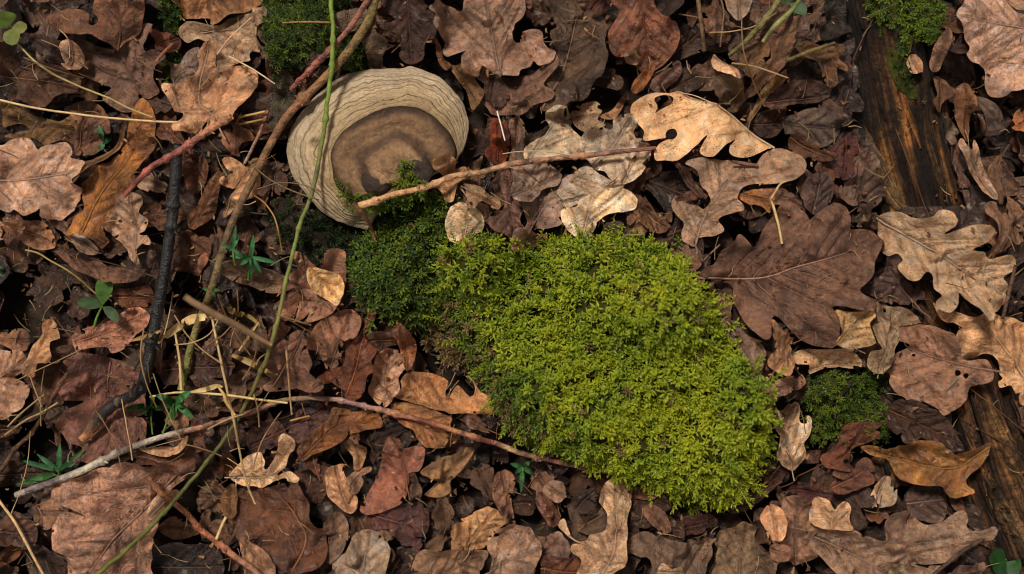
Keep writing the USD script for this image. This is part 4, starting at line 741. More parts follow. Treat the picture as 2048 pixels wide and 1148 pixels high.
def splinter(q, pts, wpx, h, tint, name='splinter', label=None):
    """a long flake of split wood lying along the log"""
    c = spline(P(q, pts), 5, closed=False); n = len(c); w = W(c, 0.04)
    t = np.gradient(w, axis=0); t /= np.linalg.norm(t, axis=1, keepdims=True) + 1e-9; nn = np.column_stack([-t[:, 1], t[:, 0]])
    half = np.interp(np.linspace(0, 1, n), np.linspace(0, 1, len(wpx)), wpx) * PXM / 2
    half = half * (1 + 0.35 * np.array([meshkit.noise([k * 0.35, w[0, 0] * 50, 0]) - .5 for k in range(n)]))
    cols = np.linspace(-1, 1, 9)
    X = w[:, 0, None] + nn[:, 0, None] * cols * half[:, None]; Y = w[:, 1, None] + nn[:, 1, None] * cols * half[:, None]
    wob = meshkit.fbm(np.stack([np.arange(n)[:, None] * 0.06 + 0 * X, cols * 3.0 + 0 * X, 0 * X + w[0, 1] * 30], -1), 3) - .5
    base = gaussian_filter(sample(H, X, Y), (3, 1))
    Z = np.maximum(base, sample(H, X, Y)) + h * (1 - 0.75 * np.abs(cols) ** 3) + 0.004 * wob
    top = np.stack([X, Y, Z], -1).reshape(-1, 3); low = top - [0, 0, h + 0.006]
    i = np.arange(n - 1)[:, None] * 9; j = np.arange(8)[None]
    f = np.concatenate([np.stack([i + j, i + 9 + j, i + 10 + j], -1).reshape(-1, 3), np.stack([i + j, i + 10 + j, i + j + 1], -1).reshape(-1, 3)])
    if np.cross(top[f[0, 1]] - top[f[0, 0]], top[f[0, 2]] - top[f[0, 0]])[2] < 0: f = f[:, ::-1]
    v, ff, k = solid_sheet(top, f, h + 0.006)
    uv = np.stack([np.repeat(np.arange(n) * 5 * PXM, 9), np.tile(cols * 0.01, n)], -1)[k]
    put(log, name, v, ff, 'rotten_wood', tint=tint, uv=uv + [w[0, 0] * 3, w[0, 1] * 5], label=label)
    stamp(top, f, LOG_ID)
splinter('F', '1722,215 1735,270 1757,330 1785,395 1812,428', [6, 16, 24, 26, 14], .005, (.26, .155, .07), label='pale tan strip of bare split wood on the left flank of the log')
splinter('F', '1795,190 1808,225 1822,262 1832,300', [4, 12, 10, 4], .003, (.22, .10, .03))
splinter('F', '1838,225 1850,290 1868,350 1880,395', [6, 18, 22, 10], .004, (.11, .06, .026))
splinter('F', '1955,765 1985,840 2020,910 2060,980', [16, 30, 32, 28], .006, (.20, .105, .042), label='orange brown split strip at the lower end of the log')
splinter('F', '1900,800 1925,850 1955,910 1985,975', [10, 22, 28, 18], .005, (.13, .07, .032))
splinter('F', '2010,760 2040,830 2075,900', [8, 18, 18], .004, (.15, .085, .035))
splinter('F', '1975,960 2000,1010 2030,1070 2060,1130', [14, 34, 38, 30], .006, (.12, .075, .04))

rw = np.random.default_rng(7)
for k in range(14):                                       # thinner raised fibres
    i0 = int(rw.integers(20, len(ax) - 40)); off_ = rw.uniform(-.75, .8); m_ = int(rw.integers(10, 28))
    seg = ax[i0:i0 + m_:4] + np.column_stack([off_ * hw[i0:i0 + m_:4], np.zeros(len(ax[i0:i0 + m_:4]))])
    if len(seg) < 3: continue
    tone = [(.10, .05, .022), (.06, .032, .018), (.17, .085, .034), (.035, .02, .012)][int(rw.integers(4))]
    splinter('F', ' '.join(f'{x:.0f},{y:.0f}' for x, y in seg), [2, rw.uniform(5, 11), rw.uniform(4, 9), 2], rw.uniform(.002, .0045), tone)

# ------------------------------------------------------------------ moss
def shoot_mesh(rng, n=20, L=0.0085, leaf=0.0042, wid=0.0011, feather=False):
    vs, fs, tip = [], [], []
    lean = rng.uniform(-.25, .25, 2)
    def stem(t): return np.array([lean[0] * L * t * t, lean[1] * L * t * t, L * t])
    s = np.array([stem(t) for t in np.linspace(0, 1, 5)])
    v, f = tube(s, np.linspace(.00035, .0002, 5), 3, cap=False); vs.append(v); fs.append(f); tip.append(np.zeros(len(v)))
    k = len(v); az = rng.uniform(0, 6.28)
    for i in range(n):
        t = 0.22 + 0.78 * i / (n - 1); az += 2.399 + rng.normal(0, .15)
        out = math.radians((74 - 52 * t ** 1.7) + rng.normal(0, 8)); l = leaf * (1.0 - 0.35 * t) * rng.uniform(.8, 1.15)
        d = np.array([math.cos(az) * math.sin(out), math.sin(az) * math.sin(out), math.cos(out)])
        sd = np.array([-math.sin(az), math.cos(az), 0]); up = np.cross(sd, d)
        b = stem(t); w = wid * rng.uniform(.8, 1.15) / 2
        m1, m2 = b + d * l * .38 - up * 0.0001, b + d * l * .75 + np.array([0, 0, -0.08 * l])
        tp = b + d * l + np.array([0, 0, -0.22 * l])
        v = np.array([b, m1 + sd * w + up * .0003, m1, m1 - sd * w + up * .0003, m2 + sd * w * .6 + up * .0002, m2, m2 - sd * w * .6 + up * .0002, tp])
        f = np.array([[0, 1, 2], [0, 2, 3], [1, 4, 5], [1, 5, 2], [2, 5, 6], [2, 6, 3], [4, 7, 5], [5, 7, 6]])
        vs.append(v); fs.append(f + k); k += 8
        q = np.array([0, .3, .2, .3, .7, .6, .7, 1.0]) * (0.35 + 0.65 * t); tip.append(q)
    return np.vstack(vs), np.vstack(fs), np.concatenate(tip)

def quat_to(d, spin):
    d = d / np.linalg.norm(d); z = np.array([0, 0, 1.0]); c = z @ d
    ax_ = np.cross(z, d); q = np.array([1 + c, *ax_]); q /= np.linalg.norm(q)
    s = np.array([math.cos(spin / 2), 0, 0, math.sin(spin / 2)])
    w1, v1, w2, v2 = q[0], q[1:], s[0], s[1:]
    return Gf.Quath(float(w1 * w2 - v1 @ v2), *map(float, w1 * v2 + w2 * v1 + np.cross(v1, v2)))

def instancer(parent, name, protos, which, pos, quats, scales, label=None):
    path = numbered(f'{parent.GetPath()}/{name}')
    pi = UsdGeom.PointInstancer.Define(stage, path)
    off = getattr(parent, 'at', np.zeros(3))
    targets = []
    for k, (v, f, mat, pv) in enumerate(protos):
        hold = type('h', (), {'at': np.zeros(3), 'GetPath': lambda self=None: path})
        m = put(hold, 'shoot' if 'moss' in name else 'piece', v, f, mat, **pv)
        targets.append(m.GetPath())
    pi.CreatePrototypesRel().SetTargets(targets)
    pi.CreateProtoIndicesAttr(Vt.IntArray.FromNumpy(np.asarray(which, np.int32)))
    pi.CreatePositionsAttr(Vt.Vec3fArray.FromNumpy((np.asarray(pos) - off).astype(np.float32)))
    pi.CreateOrientationsAttr(Vt.QuathArray(quats))
    pi.CreateScalesAttr(Vt.Vec3fArray.FromNumpy(np.repeat(np.asarray(scales, np.float32)[:, None], 3, 1)))
    props(pi.GetPrim(), label=label, kind='stuff')
    return pi

def moss(name, label, pts, prof, mats, spacing, rng, size=1.0, z_ref=0.05, ident=-2, lean=(0, 0), wild=0.35, tall=0, use_base=True, q='F', group=None, dead=None, mixer=None, bed='moss_bed'):
    """a cushion of moss: a mound (part moss_bed) carrying shoots. prof(d, x, y) is the mound's height at the distance d from its edge"""
    o = W(spline(P(q, pts), 8), z_ref)
    poly = Polygon(o).buffer(0)
    p, f, nb = triangulate(poly, 0.003, rng)
    d = shapely.distance(shapely.points(p), poly.boundary)
    x, y = p[:, 0], p[:, 1]
    hs = sample(H, x, y)
    Hs = gaussian_filter(H, 6)
    z = (sample(Hs, x, y) if use_base else 0.01) + prof(d, x, y) + 0.005 * nz(x, y, 30, 7, 3) * np.clip(d / .02, 0, 1)
    z = np.maximum(z, hs + 0.0008)
    p3 = np.column_stack([x, y, z]); low = p3.copy(); low[:, 2] = np.minimum(sample(GROUND, x, y), z - .004)
    v, ff, k = solid_sheet(p3, f, 0.004)
    t = thing(name, label, 'moss', (*p3.mean(0)[:2], p3[:, 2].min()), group)
    fray = poly.boundary
    put(t, 'moss_bed', v, ff, bed)
    stamp(p3, f, ident)
    tm = trimesh.Trimesh(p3, f, process=False)
    n = int(tm.area / spacing ** 2)
    pos, fi = trimesh.sample.sample_surface(tm, n, seed=int(rng.integers(1e6)))
    nr = tm.face_normals[fi]
    nf = n // 7                                           # stray shoots thinning out beyond the edge
    fp = np.array([fray.interpolate(a, normalized=True).coords[0] for a in rng.random(nf)]) + rng.normal(0, .0045, (nf, 2))
    out_ = ~shapely.contains_xy(poly, fp[:, 0], fp[:, 1]); fp = fp[out_]
    pos = np.vstack([pos, np.column_stack([fp, sample(H, fp[:, 0], fp[:, 1])])]); nr = np.vstack([nr, np.tile([0, 0, 1.0], (len(fp), 1))]); n = len(pos)
    grow = (TOP == ident) & (gaussian_filter((TOP == ident).astype(float), 2.5) > .8); H[grow] += .006 * size
    protos = []
    for mt in mats:
        for k2 in range(4):
            vv, fv, tp = shoot_mesh(rng, n=int(rng.integers(10, 16)), L=0.0095 * size * rng.uniform(.8, 1.3), leaf=0.0058 * size, wid=0.00130 * size)
            protos.append((vv, fv, mt, dict(tip=tp, smooth=False)))
    nt = len(protos)
    vv, fv, tp = shoot_mesh(rng, n=34, L=0.019 * size, leaf=0.0042 * size, wid=0.0010 * size); protos.append((vv, fv, mats[0], dict(tip=tp, smooth=False)))
    which = (rng.integers(0, 4, n) + 4 * np.minimum((rng.random(n) ** 1.6 * len(mats)).astype(int), len(mats) - 1))
    if dead is not None:
        dz = dead(pos); which = np.where(rng.random(n) < dz, 4 * (len(mats) - 1) + rng.integers(0, 4, n), np.minimum(which, 4 * (len(mats) - 1) - 1))
    if mixer is not None:
        g_ = np.clip(np.where(rng.random(n) < .02, .99, mixer(pos) + rng.normal(0, .16, n)), 0, .999); which = 4 * (g_ * len(mats)).astype(int) + rng.integers(0, 4, n)
    if tall: which = np.where(rng.random(n) < tall, nt, which)
    dirs = 0.7 * nr + 0.3 * np.array([0, 0, 1]) + rng.normal(0, wild, (n, 3)) + np.array([*lean, 0])
    dirs[:, 2] = np.maximum(dirs[:, 2], 0.12)
    qs = [quat_to(dirs[a], rng.uniform(0, 6.28)) for a in range(n)]
    instancer(t, 'moss_shoots', protos, which, pos + nr * 0.0002, qs, rng.uniform(.7, 1.25, n))
    return t, poly

# ------------------------------------------------------------------ where things are, for the labels of the leaves in between
PLACES = [('bracket fungus', 720, 240), ('moss cushion', 1200, 720), ('black stick', 325, 540), ('rotten log', 1830, 250), ('tan holed leaf', 1390, 250), ('very large dark leaf', 1600, 550),
          ('green seedling', 205, 600), ('grass whorl', 500, 510), ('top moss patch', 610, 60), ('golden rolled leaf', 235, 370), ('large pale leaf', 75, 355), ('broad pinkish tan leaf', 210, 1020),
          ('pale forked leaf', 530, 930), ('golden curled leaf', 1850, 925), ('pale grey lobed leaf', 1900, 520), ('pale curled leaf', 1190, 1060), ('small right moss patch', 1690, 810),
          ('cream white leaf', 1195, 430), ('broad pinkish grey leaf', 1800, 1090), ('pinkish grey leaf', 1000, 80), ('cream patched leaf', 630, 580), ('pale corner leaf', 1970, 90), ('long spotted twig', 900, 860),
          ('red blotched leaf', 1290, 70), ('broad warm brown leaf', 230, 60), ('olive stems', 1490, 60), ('large glossy dark leaf', 550, 1030), ('dark round leaf', 1150, 120), ('forked straw', 1550, 430),
          ('pinkish holed leaf', 1880, 730), ('long tan twig', 1000, 340), ('wine red leaf', 820, 1050), ('grey twig', 250, 900), ('shiny pinkish leaf', 230, 660)]
taken = set()
def where(px, k=0):
    d = sorted((math.hypot(px[0] - a, px[1] - b), n, a, b) for n, a, b in PLACES)[k]
    dx, dy = px[0] - d[2], px[1] - d[3]
    if d[0] < 45: return f'under the {d[1]}'
    o = int(round(math.degrees(math.atan2(-dy, dx)) / 45)) % 8
    rel = ['right of', 'above and right of', 'above', 'above and left of', 'left of', 'below and left of', 'below', 'below and right of'][o]
    near = 'just ' if d[0] < 110 else ''
    return f'{near}{rel} the {d[1]}'
def unique(head, px):
    opts = [f'{head} {where(px, a)}' for a in (0,)] + [f'{head} {where(px, a)}, {where(px, b)}' for a in range(7) for b in range(7) if a != b] + [f'{head} {where(px, a)}' for a in range(1, 7)]
    t = next((o for o in opts if o not in taken and len(o.replace(',', '').split()) <= 16), opts[0])
    taken.add(t)
    return t
def to_px(p): return np.array([1024 + p[0] / (PX * (CAM_Z - p[2])), 574 - p[1] / (PX * (CAM_Z - p[2]))])

# ------------------------------------------------------------------ the lower leaves of the pile, then the traced ones
FOUT = '733,457 700,450 662,437 632,416 606,386 581,355 568,320 565,290 572,255 590,225 620,190 648,165 672,146 702,136 750,130 800,128 818,124 850,135 880,150 905,175 925,200 936,240 933,270 925,300 915,312 900,330 850,357 800,390 760,404 717,418 728,440'
fo0 = Polygon(W(spline(P('F', FOUT), 5), .066)).buffer(0)
fo0 = fo0 if fo0.geom_type == 'Polygon' else max(fo0.geoms, key=lambda q: q.area)
under_f = fo0.buffer(-.002)
rf = np.random.default_rng(23)
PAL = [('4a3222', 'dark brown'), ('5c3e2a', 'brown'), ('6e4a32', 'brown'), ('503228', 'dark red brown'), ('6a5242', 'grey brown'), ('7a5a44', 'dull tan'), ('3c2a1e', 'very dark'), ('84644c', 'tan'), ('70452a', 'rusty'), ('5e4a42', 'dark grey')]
def filler_leaf(px, Lm, k, narrow=False, **more):
    hexc, word = PAL[k]
    o, mid = oak_outline(Lm, Lm * (rf.uniform(.12, .2) if narrow else rf.uniform(.26, .36)), int(rf.integers(3, 6)), rf.uniform(.3, .62), rf, rf.uniform(-.5, .5) if narrow else rf.uniform(-.15, .15))
    a = rf.uniform(0, 2 * np.pi); ca, sa = math.cos(a), math.sin(a); Rm = np.array([[ca, -sa], [sa, ca]])
    c = W(px, 0.03) - Rm @ np.array([Lm * .5, 0])
    o = o @ Rm.T + c; mid = mid @ Rm.T + c
    g = Polygon(o).buffer(0).difference(bare).difference(under_f)
    if g.is_empty: return None
    if g.geom_type != 'Polygon': g = max(g.geoms, key=lambda q: q.area)
    if g.area < 1.2e-4: return None
    o = np.array(g.exterior.coords)[:-1]
    if rf.random() < .4:                                # torn: only a piece of the leaf is left
        cut = W(px, .03) + rf.normal(0, Lm * .12, 2); a2 = rf.uniform(0, 6.283); dv_ = np.array([math.cos(a2), math.sin(a2)]); pv_ = np.array([-dv_[1], dv_[0]])
        zig = [cut + dv_ * t_ + pv_ * rf.normal(0, .004) for t_ in np.linspace(-.12, .12, 30)]
        g = Polygon(o).buffer(0).intersection(Polygon(zig + [zig[-1] + pv_ * .3, zig[0] + pv_ * .3]).buffer(0))
        if g.is_empty: return None
        if g.geom_type != 'Polygon': g = max([q for q in g.geoms if q.geom_type == 'Polygon'], key=lambda q: q.area)
        if g.area < 1.5e-4: return None
        o = np.array(g.exterior.coords)[:-1]
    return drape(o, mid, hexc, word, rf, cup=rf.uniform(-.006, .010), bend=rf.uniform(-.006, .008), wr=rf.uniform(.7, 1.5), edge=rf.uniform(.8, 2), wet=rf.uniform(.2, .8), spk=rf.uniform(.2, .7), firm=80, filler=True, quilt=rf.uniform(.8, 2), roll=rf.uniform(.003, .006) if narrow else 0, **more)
side_l, side_r = W(ax + np.column_stack([-hw * .85, 0 * hw]), .05), W(ax + np.column_stack([hw * .75, 0 * hw]), .05)
logp = Polygon(np.vstack([side_l, side_r[::-1]])).buffer(0)
band = W(np.array([[1000, 415], [2300, 415], [2300, 700], [1000, 700]], float), .05)
bare = logp.difference(Polygon(band))
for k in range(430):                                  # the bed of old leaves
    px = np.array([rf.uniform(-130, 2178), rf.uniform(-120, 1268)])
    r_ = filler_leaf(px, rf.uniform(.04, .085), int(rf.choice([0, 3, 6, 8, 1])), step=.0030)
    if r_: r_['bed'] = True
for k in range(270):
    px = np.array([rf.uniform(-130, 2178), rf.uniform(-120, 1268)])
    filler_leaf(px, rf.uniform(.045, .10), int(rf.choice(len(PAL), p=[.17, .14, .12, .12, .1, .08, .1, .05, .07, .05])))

for k in range(420):                                  # small torn pieces on top of them
    px = np.array([rf.uniform(-60, 2108), rf.uniform(-60, 1208)])
    filler_leaf(px, rf.uniform(.018, .046), narrow=k % 3 == 0, bright=rf.uniform(.8, 1.35), step=.0019, k=int(rf.choice(len(PAL), p=[.08, .12, .14, .10, .12, .14, .03, .14, .09, .04])))

flat = lambda d, x, y: 0.012 * np.clip(d / 0.012, 0, 1) ** 0.6
rm = np.random.default_rng(5)
moss('moss_patch', 'dark green moss patch at the top edge behind the green stem', '520,-40 525,0 535,50 548,100 562,140 600,140 650,110 690,140 725,140 735,90 720,60 700,40 690,-40', flat, ['moss_deep', 'moss_green'], .0036, rm, .72, .03, -3)
moss('moss_patch', 'small dark green moss patch at the right below the grey tan leaves', '1612,775 1650,745 1705,752 1740,735 1772,760 1762,795 1790,830 1770,880 1735,870 1700,892 1672,868 1640,898 1618,862 1632,830', lambda d, x, y: 0.006 * np.clip(d / 0.018, 0, 1) ** 0.6, ['moss_green', 'moss_deep'], .0036, rm, .72, .04, -4)
moss('moss_patch', 'moss darkened for shade in the hollow under the lower left rim of the bracket fungus', '560,410 590,405 620,430 700,455 745,455 720,510 690,530 620,500 580,480 560,450', flat, ['moss_shade_tint', 'moss_shade_tint', 'moss_deep'], .0046, rm, .75, .03, -5, bed='soil')  # shade below the rim is put into moss and bed colours
moss('moss_patch', 'little dark moss tuft at the top left beside the warm tan leaf', '325,-20 365,-20 375,40 350,90 355,150 335,160 325,110 340,60', flat, ['moss_deep', 'moss_green'], .0042, rm, .75, .03, -6)

def place(t, rng):
    q, pts, mid, hexc, label, o = t
    o = dict(o); name_ = o.get('name'); px = spline(P(q, pts), 4.0); holes = o.pop('holes', ())
    c = W(px, 0.04); 
    inside = shapely.contains_xy(Polygon(c).buffer(0), GXX.ravel(), GYY.ravel()).reshape(H.shape) if len(c) > 3 else None
    z = float(np.percentile(H[inside], 75)) + 0.003 + o.get('lift', 0) if inside.any() else 0.04
    px = px + np.column_stack([nz(px[:, 0] * .02, px[:, 1] * .02, 1.6, 3), nz(px[:, 0] * .02, px[:, 1] * .02, 1.6, 8)]) * 9.0   # fine raggedness of the margin
    if name_ not in ('bark_piece', 'bark_sliver', 'wood_chip'):
        pr = Polygon(px); per = pr.length; dens = per / len(pts.split()); sz = math.sqrt(max(abs(pr.area), 1))
        amp = min(1.6 if dens < 34 else 4.6, .055 * sz) if sz > 34 else .6
        nl = max(4, round(per / (rng.uniform(38, 60) * max(1.0, sz / 110)))); s_ = np.concatenate([[0], np.cumsum(np.linalg.norm(np.diff(px, axis=0), axis=1))]) / per
        ph = s_ * nl + .35 * np.sin(2 * np.pi * s_ * 2 + rng.uniform(0, 6)) + .25 * np.sin(2 * np.pi * s_ * 5 + rng.uniform(0, 6))
        pat = np.abs(np.sin(np.pi * ph)) ** .55 - .72
        tg_ = np.roll(px, -1, 0) - np.roll(px, 1, 0); tg_ /= np.linalg.norm(tg_, axis=1, keepdims=True) + 1e-9; no_ = np.column_stack([tg_[:, 1], -tg_[:, 0]])
        if LineString(np.vstack([px, px[:1]])).is_simple and Polygon(px).exterior.is_ccw is False: no_ = -no_
        px = px + no_ * (amp * pat * (1 + .5 * np.sin(2 * np.pi * s_ * 3 + rng.uniform(0, 6))))[:, None]
    out = W(px, z); m = None if mid is None else W(P(q, mid), z)
    hs = [W(spline(P(q, h), 2.5), z) for h in holes]
    if '@' in label: label = unique(label.replace('@', '').strip(), px.mean(0))
    elif '[' in label: pass
    taken.add(label)
    o.pop('over', None)
    return drape(out, m, hexc, label, rng, holes=hs, **o)
rt = np.random.default_rng(77)
for t in TRACED:
    if t[5].get('over', 0) == 0: place(t, rt)

# ------------------------------------------------------------------ the mossy wood with the bracket fungus
ramp_ = lambda d, D, h, e=0.6: h * (1 - (1 - np.clip(d / D, 0, 1)) ** 2) ** e
def dead_zone(pos):
    c = W(np.array([[895., 690.]]), .05)[0]; return np.clip(1.5 - np.linalg.norm((pos[:, :2] - c) / [0.026, 0.020], axis=1), 0, 1)
moss('mossy_log_end', 'dark green moss growing between the bracket fungus and the moss cushion', '722,400 760,362 800,348 845,348 862,375 885,400 900,440 915,480 950,490 960,560 950,640 958,695 930,722 892,712 858,672 810,622 765,627 735,592 718,550 716,502 738,468 755,442',
     lambda d, x, y: ramp_(d, .03, .016), ['moss_green', 'moss_green', 'moss_deep', 'moss_dead'], .0036, np.random.default_rng(8), 1.05, .05, -7, dead=dead_zone)
cush = '912,510 945,497 985,494 1040,500 1110,492 1180,490 1240,486 1285,492 1325,512 1358,550 1380,590 1405,622 1428,660 1462,698 1486,748 1512,796 1526,850 1520,915 1500,962 1474,1000 1448,1008 1398,990 1340,976 1290,956 1240,934 1190,914 1120,897 1065,873 1030,842 1010,810 992,768 968,735 938,695 913,650 898,600 893,552'
cv = W(np.array([[1420., 860.]]), .08)[0]
def cush_mix(pos):                       # bright towards the lower right, green towards the fungus, brown along the left flank
    px = np.column_stack([1024 + pos[:, 0] / (PX * (CAM_Z - pos[:, 2])), 574 - pos[:, 1] / (PX * (CAM_Z - pos[:, 2]))])
    t_ = ((px[:, 0] - 900) * .75 + (px[:, 1] - 500) * .66) / 700
    left = np.clip((px[:, 1] - 560 - 1.05 * (px[:, 0] - 900)) / 90, 0, 1)
    return np.clip(.50 - .62 * t_ + .50 * left + .35 * nz(pos[:, 0], pos[:, 1], 28, 3), 0, .99)
moss('moss_cushion', 'big bright yellow green moss cushion in the middle', cush,
     lambda d, x, y: ramp_(d, .055, .050, .58) * (1 - 0.18 * np.clip(np.hypot(x - cv[0], y - cv[1]) / .2, 0, 1)) + .003, ['moss_bright', 'moss_bright', 'moss_mid', 'moss_green', 'moss_dead'], .0040, np.random.default_rng(9), 1.22, .07, -8, tall=.07, lean=(.04, .02), wild=.3, mixer=cush_mix)

# bracket fungus: brown crown and pale banded rim
FIN = '915,308 905,275 885,250 860,228 830,215 790,213 755,222 720,240 690,260 670,285 662,310 665,340 672,370 690,392 715,415 760,402 800,388 850,355 900,328'
ring_ = fo0.buffer(.012).difference(fo0.buffer(-.004))
fb = float(np.clip(np.percentile(H[shapely.contains_xy(ring_, GXX.ravel(), GYY.ravel()).reshape(H.shape)], 88) + .016, .05, .078))
fz = fb + .002
fo, fi_ = Polygon(W(spline(P('F', FOUT), 5), fz)).buffer(0), Polygon(W(spline(P('F', FIN), 5), fz)).buffer(0)
if fo.geom_type != 'Polygon': fo = max(fo.geoms, key=lambda q: q.area)
fc = W(np.array([[795., 345.]]), fz)[0]
na = 300; A = np.linspace(0, 2 * np.pi, na, endpoint=False)
def reach(poly):
    o = []
    for a in A:
        g = LineString([fc, fc + 0.3 * np.array([math.cos(a), math.sin(a)])]).intersection(poly.boundary)
        o.append(max([math.hypot(*(np.array(q.coords[0]) - fc)) for q in (getattr(g, 'geoms', [g])) if not q.is_empty] or [0.01]))
    return np.array(o)
Ri = reach(fi_); Ro = np.maximum(reach(fo), Ri + 0.001)
fung = thing('bracket_fungus', 'pale banded bracket fungus with a brown crown, upper left of the moss', 'bracket fungus', (fc[0], fc[1], fb - .02))
# crown
def ringmesh(X, Y, Z, closed=True):
    n, m_ = X.shape; i = np.arange(n - 1)[:, None] * m_; j = np.arange(m_)[None]; k = (j + 1) % m_
    f = np.concatenate([np.stack([i + j, i + m_ + j, i + m_ + k], -1).reshape(-1, 3), np.stack([i + j, i + m_ + k, i + k], -1).reshape(-1, 3)])
    v = np.stack([X, Y, Z], -1).reshape(-1, 3)
    t = v[f]; ok = np.linalg.norm(np.cross(t[:, 1] - t[:, 0], t[:, 2] - t[:, 0]), axis=1) > 1e-13
    return v, f[ok]
s = np.concatenate([np.linspace(0, .97, 80), [.985, 1.0, 1.002]]); S2, A2 = np.meshgrid(s, np.arange(na), indexing='ij')
edge_w = 0.0012 * nz(np.cos(A) * 3, np.sin(A) * 3, 3.0, 44, 3)
X = fc[0] + np.cos(A[A2]) * (Ri + edge_w)[A2] * np.minimum(S2, 1); Y = fc[1] + np.sin(A[A2]) * (Ri + edge_w)[A2] * np.minimum(S2, 1)
wv = S2 + 0.38 * nz(X, Y, 30, 4, 3) + .05 * nz(X, Y, 150, 5, 2)
Zc = fb + 0.0085 + 0.0100 * (1 - S2 ** 2.4) + 0.0036 * np.interp(wv, [0, .3, .45, .55, .66, .8, .93], [0, .6, .7, -.5, -.6, .5, 0]) + 0.0016 * nz(X, Y, 60, 6) + 0.0009 * nz(X, Y, 300, 2)
Zc = np.where(S2 > .975, Zc - (S2 - .975) * 0.20, Zc); Zc[-1] = fb - 0.008
ct = np.stack([np.interp(wv.ravel(), [0, .20, .38, .47, .55, .66, .84, .93, 1.0], c_) for c_ in ([1.25, 1.35, 1.5, .50, .42, 1.15, 1.05, .36, .16], [1.2, 1.3, 1.45, .46, .38, 1.1, 1.0, .34, .15], [1.15, 1.25, 1.35, .46, .38, 1.05, .96, .36, .17])], -1)
ct *= .74 * (1 + .8 * nz(X, Y, 420, 19, 2)).reshape(-1, 1)
v, f = ringmesh(X, Y, Zc); put(fung, 'crown', v, f, 'fungus_crown_crust', tint=ct, uv=np.stack([S2.ravel(), A[A2].ravel()], -1)); stamp(v, f, -9)
# rim: bands that step down outwards along dark, wavy, broken lines
na2 = 480; AA = np.linspace(0, 2 * np.pi, na2, endpoint=False)
RI, RO = np.interp(AA, np.append(A, 2 * np.pi), np.append(Ri, Ri[0])), np.interp(AA, np.append(A, 2 * np.pi), np.append(Ro, Ro[0]))
RO = RO + 0.0022 * nz(np.cos(AA) * 3, np.sin(AA) * 3, 4.0, 61, 4) * np.clip((RO - RI) / .01, 0, 1)
s = np.concatenate([np.linspace(-.03, 1, 170), [1.002, .985, .8]]); und = np.concatenate([np.zeros(170), [.004, .010, .012]])
S2, A2 = np.meshgrid(s, np.arange(na2), indexing='ij'); wdt = (RO - RI)[A2]
rad = RI[A2] + S2 * wdt
X = fc[0] + np.cos(AA[A2]) * rad; Y = fc[1] + np.sin(AA[A2]) * rad
wide = np.clip(wdt / 0.02, 0.05, 1)
warp = 0.26 * nz(X, Y, 26, 14, 2) + 0.26 * nz(X, Y, 80, 15, 3) + .05 * nz(X, Y, 220, 16, 2)
steps, dark = 0 * S2, 0 * S2
for k_, (s0, dep, wk) in enumerate(((.12, .5, .6), (.24, 1.4, 1.0), (.38, .7, .8), (.47, 1.6, 1.0), (.60, .8, .7), (.72, 1.5, 1.0), (.86, 1.0, .8))):
    e = S2 + warp - s0 - .09 * nz(AA[A2] * 0 + np.cos(AA[A2]) * 2, np.sin(AA[A2]) * 2, 2.2, 70 + k_, 3)
    on = np.clip((nz(X, Y, 20, 90 + k_, 3) + .12) * 7, 0, 1)
    steps = steps - dep * (1 / (1 + np.exp(-e / .012)))
    steps = steps - .7 * on * wk * np.exp(-(e / .014) ** 2)
    dark = np.maximum(dark, on * wk * np.exp(-(e / .011) ** 2))
Zr = fb + 0.003 + wide * (-0.013 * np.clip(S2, 0, 1) ** 1.5 + 0.0011 * steps) + 0.006 * nz(X, Y, 24, 17) + 0.0035 * nz(X, Y, 110, 18) + 0.0012 * nz(X, Y, 320, 19, 2) - np.repeat(und[:, None], na2, 1)
pit = W(np.array([[627., 284.]]), fz)[0]; dp_ = np.exp(-((X - pit[0]) ** 2 + (Y - pit[1]) ** 2) / (2 * .0024 ** 2)); Zr -= 0.006 * dp_
sc_ = np.clip(S2 + warp, 0, 1)
rt_ = np.stack([np.interp(sc_, [0, .10, .25, .5, .8, 1], c_) for c_ in ([.50, .78, .88, 1.08, 1.05, .82], [.42, .70, .82, 1.04, 1.05, .83], [.32, .55, .72, .98, 1.06, .86])], -1)
rt_ = rt_ * (1 - .78 * dark - .5 * dp_)[..., None] * (1 + .45 * nz(X, Y, 34, 77, 3))[..., None]
v, f = ringmesh(X, Y, Zr); put(fung, 'banded_rim', v, f, 'fungus_rim_crust', tint=rt_.reshape(-1, 3), uv=np.stack([S2.ravel(), AA[A2].ravel()], -1)); stamp(v, f, -9)
for (px, py, r, hgt) in ((756, 364, 29, .0060), (828, 344, 38, .0070)):
    c = W(np.array([[px, py]], float), fz)[0]; sph = trimesh.creation.icosphere(4, 1.0)
    v = sph.vertices * [r * PXM, r * PXM * .95, hgt]; v = v * (1 + 0.28 * (meshkit.fbm(sph.vertices * 2.0, 4, px) - .5))[:, None] + [*c, fb + .0145]
    put(fung, 'dark_knob', v, sph.faces, 'fungus_knob', tint=(.036, .023, .017)); stamp(v, sph.faces, -9)

moss('moss_tuft', 'small bright moss sprigs growing over the dark knobs of the bracket fungus', '692,385 720,394 745,388 765,394 790,390 806,372 818,330 832,352 850,378 800,404 740,414 702,404', lambda d, x, y: 0 * d + .0012, ['moss_mid', 'moss_green', 'moss_green'], .0040, np.random.default_rng(16), .9, .065, -12, use_base=True, wild=.5)
# cream coloured rotten chip on the folded leaf
rc = np.random.default_rng(3)
place(('F', '617,537 645,537 679,551 688,579 678,610 660,603 640,592 624,579', None, 'd8b684', 'crumbly cream coloured rotten wood chip lying on the brown leaf beside the green stem', dict(name='wood_chip', category='wood chip', thick=.004, rough=.005, stalk=False, spk=.5, wet=.05, lift=.001)), rc)

